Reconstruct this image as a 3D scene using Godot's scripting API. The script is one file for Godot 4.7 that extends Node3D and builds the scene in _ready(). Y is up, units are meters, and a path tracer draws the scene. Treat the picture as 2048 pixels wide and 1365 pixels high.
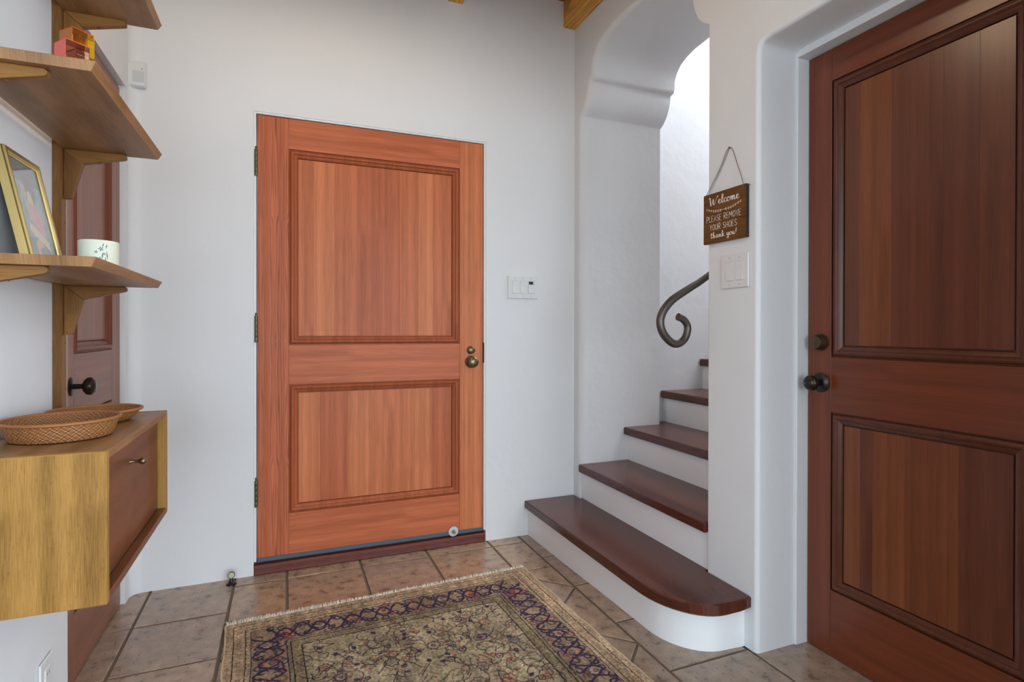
extends Node3D

# ---------------------------------------------------------------- geometry helper
class G:
	var v := PackedVector3Array()
	var n := PackedVector3Array()
	var u := PackedVector2Array()
	var x := Transform3D()
	func tri(a: Vector3, b: Vector3, c: Vector3, na: Vector3, nb: Vector3, nc: Vector3) -> void:
		v.append(x * a); v.append(x * c); v.append(x * b)
		n.append((x.basis * na).normalized()); n.append((x.basis * nc).normalized()); n.append((x.basis * nb).normalized())
	func ftri(a: Vector3, b: Vector3, c: Vector3) -> void:
		var m := (b - a).cross(c - a).normalized()
		tri(a, b, c, m, m, m)
	func quad(a: Vector3, b: Vector3, c: Vector3, d: Vector3) -> void:
		var m := ((b - a).cross(c - a) + (c - a).cross(d - a)).normalized()
		tri(a, b, c, m, m, m)
		tri(a, c, d, m, m, m)
	func quadn(a: Vector3, b: Vector3, c: Vector3, d: Vector3, na: Vector3, nb: Vector3, nc: Vector3, nd: Vector3) -> void:
		tri(a, b, c, na, nb, nc)
		tri(a, c, d, na, nc, nd)
	func out_quad(a: Vector3, b: Vector3, c: Vector3, d: Vector3, o: Vector3) -> void:
		var m := (b - a).cross(c - a) + (c - a).cross(d - a)
		if m.dot((a + b + c + d) * 0.25 - o) < 0.0:
			quad(d, c, b, a)
		else:
			quad(a, b, c, d)
	func box(lo: Vector3, hi: Vector3) -> void:
		cbox(lo, hi, 0.0)
	func cbox(lo: Vector3, hi: Vector3, b: float) -> void:
		var o := (lo + hi) * 0.5
		var h := (hi - lo) * 0.5
		b = minf(b, minf(h.x, minf(h.y, h.z)) * 0.9)
		var i := h - Vector3(b, b, b)
		for k in 3:
			var p := (k + 1) % 3
			var q := (k + 2) % 3
			for s: float in [-1.0, 1.0]:
				var c: Array[Vector3] = []
				for e: Array in [[-1.0, -1.0], [1.0, -1.0], [1.0, 1.0], [-1.0, 1.0]]:
					var w := Vector3()
					w[k] = s * h[k]
					w[p] = e[0] * i[p]
					w[q] = e[1] * i[q]
					c.append(o + w)
				out_quad(c[0], c[1], c[2], c[3], o)
				if b > 0.0:
					for t: float in [-1.0, 1.0]:
						var d: Array[Vector3] = []
						for e: Array in [[h[k], i[p], -1.0], [h[k], i[p], 1.0], [i[k], h[p], 1.0], [i[k], h[p], -1.0]]:
							var w := Vector3()
							w[k] = s * e[0]
							w[p] = t * e[1]
							w[q] = e[2] * i[q]
							d.append(o + w)
						out_quad(d[0], d[1], d[2], d[3], o)
		if b > 0.0:
			for sx: float in [-1.0, 1.0]:
				for sy: float in [-1.0, 1.0]:
					for sz: float in [-1.0, 1.0]:
						var a1 := o + Vector3(sx * h.x, sy * i.y, sz * i.z)
						var a2 := o + Vector3(sx * i.x, sy * h.y, sz * i.z)
						var a3 := o + Vector3(sx * i.x, sy * i.y, sz * h.z)
						if (a2 - a1).cross(a3 - a1).dot(a1 - o) < 0.0:
							ftri(a1, a3, a2)
						else:
							ftri(a1, a2, a3)
	# polygon in local x, y pushed along local z from 0 to d, edges chamfered by b
	func prism(poly_in: PackedVector2Array, d: float, b := 0.0, soft := 0.6, bottom := true) -> void:
		var poly := poly_in.duplicate()
		var area := 0.0
		var c := poly.size()
		for k in c:
			area += poly[k].cross(poly[(k + 1) % c])
		if area < 0.0:
			poly.reverse()
		var en := PackedVector2Array()
		for k in c:
			var e := (poly[(k + 1) % c] - poly[k]).normalized()
			en.append(Vector2(e.y, -e.x))
		var inn := PackedVector2Array()
		for k in c:
			var m := (en[k] + en[(k + c - 1) % c])
			inn.append(poly[k] - m / maxf(0.3, 1.0 + en[k].dot(en[(k + c - 1) % c])) * b)
		var la: Array = [[inn, 0.0], [poly, b], [poly, d - b], [inn, d]]
		if b <= 0.0:
			la = [[poly, 0.0], [poly, d]]
		for j in la.size() - 1:
			var p0: PackedVector2Array = la[j][0]
			var p1: PackedVector2Array = la[j + 1][0]
			var z0: float = la[j][1]
			var z1: float = la[j + 1][1]
			var tz := 0.0
			if la.size() == 4:
				tz = [-1.0, 0.0, 1.0][j]
			for k in c:
				var k1 := (k + 1) % c
				var nk := en[k]
				var n0 := nk
				var n1 := nk
				if nk.angle_to(en[(k + c - 1) % c]) < soft and nk.angle_to(en[(k + c - 1) % c]) > -soft:
					n0 = (nk + en[(k + c - 1) % c]).normalized()
				if nk.angle_to(en[k1]) < soft and nk.angle_to(en[k1]) > -soft:
					n1 = (nk + en[k1]).normalized()
				var a := Vector3(n0.x, n0.y, tz).normalized()
				var e := Vector3(n1.x, n1.y, tz).normalized()
				quadn(Vector3(p0[k].x, p0[k].y, z0), Vector3(p0[k1].x, p0[k1].y, z0), Vector3(p1[k1].x, p1[k1].y, z1), Vector3(p1[k].x, p1[k].y, z1), a, e, e, a)
		var cap: PackedVector2Array = la[0][0]
		var ids := Geometry2D.triangulate_polygon(cap)
		for k in range(0, ids.size(), 3):
			var a := cap[ids[k]]
			var e := cap[ids[k + 1]]
			var f := cap[ids[k + 2]]
			if (e - a).cross(f - a) < 0.0:
				var t := e
				e = f
				f = t
			ftri(Vector3(a.x, a.y, d), Vector3(e.x, e.y, d), Vector3(f.x, f.y, d))
			if bottom:
				ftri(Vector3(a.x, a.y, 0), Vector3(f.x, f.y, 0), Vector3(e.x, e.y, 0))
	# profile of (radius, height) turned round local y; out = profile listed bottom to top
	func lathe(pr: PackedVector2Array, segs: int, sx := 1.0, sz := 1.0, soft := 0.7) -> void:
		var m := pr.size()
		var sn := PackedVector2Array()
		for k in m - 1:
			var e := (pr[k + 1] - pr[k]).normalized()
			sn.append(Vector2(e.y, -e.x))
		for k in m - 1:
			var n0 := sn[k]
			var n1 := sn[k]
			if k > 0 and absf(sn[k].angle_to(sn[k - 1])) < soft:
				n0 = (sn[k] + sn[k - 1]).normalized()
			if k < m - 2 and absf(sn[k].angle_to(sn[k + 1])) < soft:
				n1 = (sn[k] + sn[k + 1]).normalized()
			for s in segs:
				var a0 := TAU * s / segs
				var a1 := TAU * (s + 1) / segs
				var d0 := Vector3(cos(a0) * sx, 0, -sin(a0) * sz)
				var d1 := Vector3(cos(a1) * sx, 0, -sin(a1) * sz)
				var p := [d0 * pr[k].x + Vector3(0, pr[k].y, 0), d1 * pr[k].x + Vector3(0, pr[k].y, 0), d1 * pr[k + 1].x + Vector3(0, pr[k + 1].y, 0), d0 * pr[k + 1].x + Vector3(0, pr[k + 1].y, 0)]
				var w := [d0 * n0.x + Vector3(0, n0.y, 0), d1 * n0.x + Vector3(0, n0.y, 0), d1 * n1.x + Vector3(0, n1.y, 0), d0 * n1.x + Vector3(0, n1.y, 0)]
				if pr[k].x > 1e-6:
					tri(p[0], p[1], p[2], w[0], w[1], w[2])
				if pr[k + 1].x > 1e-6:
					tri(p[0], p[2], p[3], w[0], w[2], w[3])
	func tube(pts: PackedVector3Array, rad: PackedFloat32Array, segs: int, flat := 1.0, up := Vector3.UP) -> void:
		var m := pts.size()
		var rings: Array = []
		var dirs: Array = []
		var nu := up
		for k in m:
			var t := (pts[mini(k + 1, m - 1)] - pts[maxi(k - 1, 0)]).normalized()
			if k == 0 and absf(t.dot(nu)) > 0.95:
				nu = Vector3.RIGHT if absf(t.x) < 0.9 else Vector3.BACK
			nu = (nu - t * nu.dot(t)).normalized()
			var bi := t.cross(nu)
			var r: float = rad[mini(k, rad.size() - 1)]
			var ring: Array[Vector3] = []
			var dd: Array[Vector3] = []
			for s in segs:
				var a := TAU * s / segs
				dd.append((nu * cos(a) / maxf(flat, 0.01) + bi * sin(a)).normalized())
				ring.append(pts[k] + nu * (cos(a) * r * flat) + bi * (sin(a) * r))
			rings.append(ring)
			dirs.append(dd)
		for k in m - 1:
			for s in segs:
				var s1 := (s + 1) % segs
				quadn(rings[k][s], rings[k][s1], rings[k + 1][s1], rings[k + 1][s], dirs[k][s], dirs[k][s1], dirs[k + 1][s1], dirs[k + 1][s])
		for s in segs:
			var s1 := (s + 1) % segs
			ftri(pts[0], rings[0][s1], rings[0][s])
			ftri(pts[m - 1], rings[m - 1][s], rings[m - 1][s1])
	# nested rectangles (x0, y0, x1, y1 shrunk by inset) at heights z, joined with mitred corners
	func frame_loft(r: Rect2, pr: Array) -> void:
		for k in pr.size() - 1:
			var a := r.grow(-pr[k][0])
			var b := r.grow(-pr[k + 1][0])
			var za: float = pr[k][1]
			var zb: float = pr[k + 1][1]
			var ca := [Vector3(a.position.x, a.position.y, za), Vector3(a.end.x, a.position.y, za), Vector3(a.end.x, a.end.y, za), Vector3(a.position.x, a.end.y, za)]
			var cb := [Vector3(b.position.x, b.position.y, zb), Vector3(b.end.x, b.position.y, zb), Vector3(b.end.x, b.end.y, zb), Vector3(b.position.x, b.end.y, zb)]
			for s in 4:
				var t := (s + 1) % 4
				quad(ca[s], ca[t], cb[t], cb[s])

var used := {}
var M := {}
var rng := RandomNumberGenerator.new()

func numbered(called: String) -> String:
	var k: int = used.get(called, 0)
	used[called] = k + 1
	return called if k == 0 else "%s_%03d" % [called, k]

func thing(called: String, label: String, category: String, at := Vector3.ZERO, group := "", kind := "") -> Node3D:
	var o := Node3D.new()
	o.name = numbered(called)
	add_child(o)
	o.position = at
	metas(o, label, category, group, kind)
	return o

func metas(o: Node, label: String, category: String, group := "", kind := "") -> void:
	o.set_meta("label", label)
	o.set_meta("category", category)
	if group != "":
		o.set_meta("group", group)
	if kind != "":
		o.set_meta("kind", kind)

func to_mesh(g: G, mat: Material, grain := 1, off := Vector2.ZERO) -> ArrayMesh:
	if g.u.size() != g.v.size():
		g.u = PackedVector2Array()
		g.u.resize(g.v.size())
		for t in range(0, g.v.size(), 3):
			var m := (g.v[t + 1] - g.v[t]).cross(g.v[t + 2] - g.v[t]).abs()
			var k := 0
			if m.y >= m.x and m.y >= m.z:
				k = 1
			elif m.z >= m.x:
				k = 2
			for s in 3:
				var p := g.v[t + s]
				if k == grain:
					g.u[t + s] = Vector2(p[(k + 1) % 3], p[(k + 2) % 3] * 0.3) + off
				else:
					g.u[t + s] = Vector2(p[3 - k - grain], p[grain]) + off
	var a := []
	a.resize(Mesh.ARRAY_MAX)
	a[Mesh.ARRAY_VERTEX] = g.v
	a[Mesh.ARRAY_NORMAL] = g.n
	a[Mesh.ARRAY_TEX_UV] = g.u
	var me := ArrayMesh.new()
	me.add_surface_from_arrays(Mesh.PRIMITIVE_TRIANGLES, a)
	me.surface_set_material(0, mat)
	return me

func part(parent: Node, called: String, g: G, mat: Material, grain := 1, off := Vector2.ZERO) -> MeshInstance3D:
	var o := MeshInstance3D.new()
	o.name = called
	o.mesh = to_mesh(g, mat, grain, off)
	parent.add_child(o, true)
	return o

func roff() -> Vector2:
	return Vector2(rng.randf(), rng.randf() * 2.0)

func solo(called: String, g: G, mat: Material, label: String, category: String, kind := "", grain := 1) -> MeshInstance3D:
	var o := part(self, numbered(called), g, mat, grain, roff())
	metas(o, label, category, "", kind)
	return o

func gx(t: Transform3D) -> G:
	var g := G.new()
	g.x = t
	return g

func basis_of(ax: Vector3, ay: Vector3, az: Vector3, at := Vector3.ZERO) -> Transform3D:
	return Transform3D(Basis(ax, ay, az), at)

func v2(a: Array) -> PackedVector2Array:
	var p := PackedVector2Array()
	for k in range(0, a.size(), 2):
		p.append(Vector2(a[k], a[k + 1]))
	return p

func smooth3(p: PackedVector3Array, per: int) -> PackedVector3Array:
	var r := PackedVector3Array()
	for k in p.size() - 1:
		for s in per:
			r.append(p[k].cubic_interpolate(p[k + 1], p[maxi(k - 1, 0)], p[mini(k + 2, p.size() - 1)], float(s) / per))
	r.append(p[p.size() - 1])
	return r

# ---------------------------------------------------------------- textures
func noise_bytes(w: int, h: int, freq: float, sd: int, stretch_y := 1, oct := 3) -> PackedByteArray:
	var f := FastNoiseLite.new()
	f.seed = sd
	f.frequency = freq
	f.noise_type = FastNoiseLite.TYPE_SIMPLEX_SMOOTH
	f.fractal_octaves = oct
	if stretch_y == 1:
		var sq := f.get_seamless_image(w, h, false, false, 0.12)
		sq.convert(Image.FORMAT_L8)
		return sq.get_data()
	# stretched fibres: one half and its mirror image, so that the repeat has no joint
	var im := f.get_seamless_image(w, maxi(8, h / 2 / stretch_y), false, false, 0.12)
	im.convert(Image.FORMAT_L8)
	im.resize(w, h / 2, Image.INTERPOLATE_CUBIC)
	var all := Image.create_empty(w, h, false, Image.FORMAT_L8)
	all.blit_rect(im, Rect2i(0, 0, w, h / 2), Vector2i(0, 0))
	im.flip_y()
	all.blit_rect(im, Rect2i(0, 0, w, h / 2), Vector2i(0, h / 2))
	return all.get_data()

func tex(im: Image) -> ImageTexture:
	return ImageTexture.create_from_image(im)

# wood grain that runs along v; kind sets how much bands, fine fibres and pores show
func wood_tex(sd: int, w: int, h: int, band: float, fine: float, pore: float, coarse: float, ripple := 0.0) -> ImageTexture:
	var a := noise_bytes(w, h, 0.012, sd, 16)
	var b := noise_bytes(w, h, 0.35, sd + 1, 24, 2)
	var c := noise_bytes(w, h, 0.42, sd + 2, 8, 2)
	var d := noise_bytes(w, h, 0.006, sd + 3, 6)
	var o := PackedByteArray()
	o.resize(w * h * 3)
	var k := 0
	var top := 0.90 + (coarse + fine) * 0.5 + band * 0.3
	for y in h:
		for x in w:
			var i := y * w + x
			var va := a[i] / 255.0
			var t := top - coarse * (1.0 - va) - fine * (1.0 - b[i] / 255.0)
			if band > 0.0:
				var ph := (x + va * 50.0 * ripple + d[i] * 0.12 * ripple) * TAU / 11.0
				var s := 0.5 + 0.5 * sin(ph)
				t -= band * s * s * (0.5 + 0.5 * d[i] / 255.0)
			var pv := c[i]
			if pv < 70:
				t -= pore * (70 - pv) / 70.0
			t = clampf(t, 0.0, 1.0)
			o[k] = int(255.0 * t)
			o[k + 1] = int(255.0 * pow(t, 1.12))
			o[k + 2] = int(255.0 * pow(t, 1.28))
			k += 3
	return tex(Image.create_from_data(w, h, false, Image.FORMAT_RGB8, o))

func wood_mat(col: Color, t: Texture2D, rough: float, sc: Vector2, spec := 0.5) -> StandardMaterial3D:
	var m := StandardMaterial3D.new()
	m.albedo_color = col
	m.albedo_texture = t
	m.roughness = rough
	m.metallic_specular = spec
	m.uv1_scale = Vector3(sc.x, sc.y, 1)
	return m

func plain(col: Color, rough: float, metal := 0.0, spec := 0.5) -> StandardMaterial3D:
	var m := StandardMaterial3D.new()
	m.albedo_color = col
	m.roughness = rough
	m.metallic = metal
	m.metallic_specular = spec
	return m

func c8(r: int, g: int, b: int) -> Color:
	return Color(r / 255.0, g / 255.0, b / 255.0)

func make_materials() -> void:
	var fir := wood_tex(11, 256, 1024, 0.0, 0.19, 0.08, 0.17)
	var fir_bold := wood_tex(31, 256, 1024, 0.24, 0.18, 0.05, 0.16, 0.9)
	var wal := wood_tex(51, 512, 1024, 0.04, 0.22, 0.20, 0.26, 1.2)
	var mah := wood_tex(71, 256, 1024, 0.10, 0.22, 0.20, 0.34, 1.5)
	M.fir = []
	for c: Color in [c8(224, 136, 92), c8(210, 122, 82), c8(232, 148, 98), c8(218, 130, 88), c8(202, 114, 78)]:
		M.fir.append(wood_mat(c, fir, 0.40, Vector2(5.0, 0.4), 0.3))
	M.fir_rail = wood_mat(c8(212, 120, 82), fir, 0.40, Vector2(5.0, 0.4), 0.3)
	M.fir_stile = wood_mat(c8(210, 118, 82), fir_bold, 0.44, Vector2(6.0, 0.5), 0.3)
	M.fir_mould = wood_mat(c8(184, 100, 64), fir, 0.36, Vector2(5.0, 0.4), 0.3)
	M.dark = []
	for c: Color in [c8(134, 74, 40), c8(114, 60, 37), c8(138, 80, 44), c8(126, 68, 40), c8(108, 56, 37)]:
		M.dark.append(wood_mat(c, fir, 0.29, Vector2(5.0, 0.4), 0.5))
	M.dark_rail = wood_mat(c8(122, 60, 34), fir, 0.29, Vector2(5.0, 0.4), 0.5)
	M.dark_mould = wood_mat(c8(96, 48, 28), fir, 0.28, Vector2(3.4, 0.6))
	M.closet = wood_mat(c8(150, 94, 70), fir, 0.38, Vector2(5.0, 0.4), 0.6)
	M.closet_mould = wood_mat(c8(130, 70, 44), fir, 0.36, Vector2(5.0, 0.4), 0.35)
	M.shelf = wood_mat(c8(164, 122, 80), wal, 0.42, Vector2(2.6, 1.0), 0.5)
	M.shelf_gold_lit = wood_mat(c8(172, 128, 66), wal, 0.46, Vector2(2.6, 1.0), 0.35)  # warm light on the cabinet ends is put into this golden colour
	M.bracket = wood_mat(c8(140, 97, 50), wal, 0.46, Vector2(2.6, 1.0), 0.35)
	M.shelf_red_dim = wood_mat(c8(122, 74, 44), wal, 0.38, Vector2(2.6, 1.0), 0.55)  # darker copy of the shelf wood, dimness of the cabinet front painted in
	M.tread = wood_mat(c8(92, 47, 34), mah, 0.24, Vector2(2.2, 0.7), 0.5)
	M.sill = wood_mat(c8(124, 62, 52), mah, 0.35, Vector2(4.0, 0.9))
	M.beam = wood_mat(c8(246, 184, 96), fir_bold, 0.55, Vector2(1.6, 0.6), 0.3)
	M.plank = wood_mat(c8(176, 118, 66), fir_bold, 0.6, Vector2(1.6, 0.6), 0.3)
	M.sign_wood = wood_mat(c8(124, 82, 42), fir_bold, 0.6, Vector2(7.0, 1.6), 0.3)
	M.sign_edge = plain(c8(46, 34, 26), 0.8)

	var pl := Image.create_from_data(512, 512, false, Image.FORMAT_L8, noise_bytes(512, 512, 0.009, 5, 1, 5))
	M.wall = plain(Color(0.905, 0.91, 0.915), 0.62, 0.0, 0.4)
	M.wall.heightmap_enabled = true
	M.wall.heightmap_texture = tex(pl)
	M.wall.heightmap_scale = 0.14
	M.wall.uv1_scale = Vector3(1.3, 1.3, 1.3)
	M.riser = plain(Color(0.95, 0.952, 0.955), 0.5)
	M.trim = plain(Color(0.9, 0.905, 0.91), 0.42)

	# fired clay tiles
	M.tile = []
	for k in 4:
		var a := noise_bytes(256, 256, 0.02, 101 + k * 7, 1, 5)
		var b := noise_bytes(256, 256, 0.11, 102 + k * 7, 2, 3)
		var d := noise_bytes(256, 256, 0.3, 103 + k * 7, 1, 2)
		var o := PackedByteArray()
		o.resize(256 * 256 * 3)
		var base := [Vector3(170, 142, 116), Vector3(160, 136, 114), Vector3(174, 144, 114), Vector3(166, 142, 122)][k] as Vector3
		for i in 65536:
			var s := 0.84 + 0.26 * a[i] / 255.0 + 0.14 * (d[i] / 255.0 - 0.5)
			if b[i] < 60:
				s *= 0.50 + 0.50 * b[i] / 60.0
			if a[i] < 60:
				s *= 0.86
			o[i * 3] = int(clampf(base.x * s, 0, 255))
			o[i * 3 + 1] = int(clampf(base.y * s, 0, 255))
			o[i * 3 + 2] = int(clampf(base.z * s, 0, 255))
		var m := plain(Color.WHITE, 0.24, 0.0, 0.68)
		m.albedo_texture = tex(Image.create_from_data(256, 256, false, Image.FORMAT_RGB8, o))
		m.heightmap_enabled = true
		m.heightmap_texture = tex(Image.create_from_data(256, 256, false, Image.FORMAT_L8, a))
		m.heightmap_scale = 0.05
		m.uv1_scale = Vector3(2.7, 2.7, 1)
		M.tile.append(m)
	M.grout = plain(c8(112, 100, 86), 0.85)
	M.stone = plain(c8(146, 110, 84), 0.45)

	M.bronze = plain(c8(60, 54, 50), 0.28, 0.8)
	M.brass_old = plain(c8(128, 112, 82), 0.32, 0.9)
	M.brass_dark = plain(c8(96, 82, 62), 0.42, 0.9)
	M.hinge = plain(c8(104, 102, 78), 0.4, 0.85)
	M.iron = plain(c8(98, 92, 86), 0.38, 0.8)
	M.steel = plain(c8(170, 172, 174), 0.25, 0.9)
	M.rubber = plain(c8(72, 92, 106), 0.4)
	M.plastic = plain(c8(228, 229, 228), 0.35)
	M.plastic_grey = plain(c8(196, 198, 200), 0.45)
	M.slot = plain(c8(40, 40, 42), 0.6)
	M.cream_pad = plain(c8(182, 186, 152), 0.6)
	M.paint_white = plain(c8(238, 234, 224), 0.6)
	M.twine = plain(c8(112, 96, 80), 0.9)
	M.fringe = plain(c8(228, 220, 202), 0.9)
	M.gold = plain(c8(206, 182, 120), 0.32, 0.85)
	M.gold_dark = plain(c8(120, 98, 62), 0.4, 0.8)
	M.backing = plain(c8(60, 54, 48), 0.9)
	M.glass = plain(Color(1, 1, 1, 0.08), 0.03)
	M.glass.transparency = BaseMaterial3D.TRANSPARENCY_ALPHA

# ---------------------------------------------------------------- setting
const BACK := -2.775
const RIGHT := 1.504
const LEFT := -0.60
const CEIL := 2.948

func _ready() -> void:
	rng.seed = 7
	# camera
	var cam := Camera3D.new()
	cam.name = "camera"
	add_child(cam)
	cam.position = Vector3(0, 1.12, 0)
	cam.rotation = Vector3(deg_to_rad(-0.2468), deg_to_rad(-22.097), deg_to_rad(0.0901))
	cam.projection = Camera3D.PROJECTION_FRUSTUM
	cam.near = 0.05
	cam.far = 60.0
	cam.size = 0.05 * 1365.0 / 1113.6
	cam.frustum_offset = Vector2(0, -0.05 * 18.25 / 1113.6)
	cam.current = true
	# sky
	var sky := ProceduralSkyMaterial.new()
	sky.sky_top_color = Color(0.62, 0.72, 0.86)
	sky.sky_horizon_color = Color(0.86, 0.89, 0.93)
	sky.ground_horizon_color = Color(0.6, 0.6, 0.58)
	sky.ground_bottom_color = Color(0.4, 0.39, 0.37)
	var env := Environment.new()
	env.background_mode = Environment.BG_SKY
	env.sky = Sky.new()
	env.sky.sky_material = sky
	env.background_energy_multiplier = 1.0
	env.tonemap_mode = Environment.TONE_MAPPER_LINEAR
	env.tonemap_exposure = 1.1
	env.sdfgi_enabled = true
	env.ssao_enabled = true
	env.ssil_enabled = true
	var we := WorldEnvironment.new()
	we.name = "environment"
	we.environment = env
	add_child(we)
	# daylight from the rear windows and skylight, plus two added side lights
	var day := Color(0.905, 0.958, 1.0)
	day_light("rear_window_daylight", Vector3(-0.62, 1.28, 4.39), Vector3(0, 0, 0), Vector2(1.9, 2.1), 8.5, day)
	day_light("rear_window_daylight_001", Vector3(2.05, 1.28, 4.39), Vector3(0, 0, 0), Vector2(1.9, 2.1), 11.5, day)
	day_light("added_left_window_light", Vector3(-3.99, 1.28, 0.25), Vector3(0, -PI / 2, 0), Vector2(2.4, 2.1), 4.5, day)  # added, unseen: brightens the right wall beside the arch
	day_light("added_right_window_light", Vector3(4.99, 1.28, 1.9), Vector3(0, PI / 2, 0), Vector2(2.5, 2.1), 26.0, day)  # added, unseen: brightens the left wall from the side
	day_light("stairwell_skylight_daylight", Vector3(3.75, 4.52, -2.2), Vector3(-PI / 2, 0, 0), Vector2(1.3, 0.8), 7.4, Color(0.97, 0.98, 1.0))

	make_materials()
	build_shell()
	build_floor()
	build_stairs()
	entry_door()
	side_door()
	closet_door()
	build_handrail()
	build_shelving()
	build_cabinet()
	build_shelf_things()
	build_rug()
	build_wall_things()
	build_lantern()

func day_light(called: String, at: Vector3, turn: Vector3, size: Vector2, energy: float, col: Color) -> void:
	var l := AreaLight3D.new()
	l.name = called
	add_child(l)
	l.position = at
	l.rotation = turn
	l.area_size = size
	l.light_energy = energy
	l.light_color = col
	l.area_range = 30.0
	l.shadow_enabled = true

# outline of the stair arch in (z, y), from the floor at the far jamb over the top to the floor at the near jamb
func arch_outline() -> PackedVector2Array:
	var far := [-2.70, 0.0, -2.70, 1.0, -2.70, 2.290, -2.690, 2.299, -2.669, 2.311, -2.638, 2.345, -2.615, 2.39, -2.607, 2.425, -2.606, 2.446, -2.596, 2.452, -2.578, 2.456, -2.571, 2.47, -2.568, 2.52, -2.55, 2.557, -2.518, 2.588, -2.47, 2.61, -2.40, 2.626, -2.30, 2.633]
	var p := v2(far)
	var q := p.duplicate()
	q.reverse()
	for a in q:
		p.append(Vector2(-4.402 - a.x, a.y))
	return p

func alcove_outline() -> PackedVector2Array:
	return v2([-1.456, 0.0, -1.456, 1.0, -1.456, 2.06, -1.452, 2.092, -1.440, 2.104, -1.41, 2.108, -1.0, 2.108, -0.74, 2.108, -0.70, 2.08, -0.70, 1.0, -0.70, 0.0])

func outline_normals(p: PackedVector2Array) -> PackedVector2Array:
	# pointing from the opening into the wall, for an outline listed with z growing over the top
	var r := PackedVector2Array()
	for k in p.size():
		var e := Vector2.ZERO
		if k > 0:
			e += (p[k] - p[k - 1]).normalized()
		if k < p.size() - 1:
			e += (p[k + 1] - p[k]).normalized()
		e = e.normalized()
		r.append(Vector2(-e.y, e.x))
	return r

func opening(g: G, p: PackedVector2Array, ra: float, rb: float, x1: float) -> PackedVector2Array:
	var nn := outline_normals(p)
	var steps := 7
	var outer := PackedVector2Array()
	var zm := (p[0].x + p[p.size() - 1].x) * 0.5
	var rs := PackedFloat32Array()
	for k in p.size():
		rs.append(lerpf(ra, rb, smoothstep(-0.25, 0.25, p[k].x - zm)))
	for k in p.size():
		var r := rs[k]
		outer.append(Vector2(p[k].x + nn[k].x * r, maxf(p[k].y + nn[k].y * r, 0.0)))
	for k in p.size() - 1:
		for s in steps + 1:
			var q: Array = []
			for e: Array in [[k, s], [k + 1, s], [k + 1, s + 1], [k, s + 1]]:
				var i: int = e[0]
				var a := minf(float(e[1]) / steps, 1.0) * PI / 2
				var r := rs[i]
				var xx := RIGHT + r * (1.0 - cos(a))
				if e[1] > steps:
					xx = x1
				var w := p[i] + nn[i] * r * (1.0 - sin(a))
				var nv := Vector3(-cos(a), -nn[i].y * sin(a), -nn[i].x * sin(a))
				q.append([Vector3(xx, maxf(w.y, 0.0), w.x), nv])
			g.quadn(q[0][0], q[3][0], q[2][0], q[1][0], q[0][1], q[3][1], q[2][1], q[1][1])
	return outer

func cut(whole: PackedVector2Array, holes: Array) -> Array:
	var left := [whole]
	for h: PackedVector2Array in holes:
		var low := h.duplicate()
		low.append(Vector2(h[h.size() - 1].x, -0.3))
		low.append(Vector2(h[0].x, -0.3))
		var next := []
		for p: PackedVector2Array in left:
			next.append_array(Geometry2D.clip_polygons(p, low))
		left = next
	return left

func face_poly(g: G, poly: PackedVector2Array, x: float, to_left: bool) -> void:
	var ids := Geometry2D.triangulate_polygon(poly)
	for k in range(0, ids.size(), 3):
		var a := Vector3(x, poly[ids[k]].y, poly[ids[k]].x)
		var b := Vector3(x, poly[ids[k + 1]].y, poly[ids[k + 1]].x)
		var c := Vector3(x, poly[ids[k + 2]].y, poly[ids[k + 2]].x)
		if ((b - a).cross(c - a).x < 0.0) == to_left:
			g.ftri(a, b, c)
		else:
			g.ftri(a, c, b)

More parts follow.
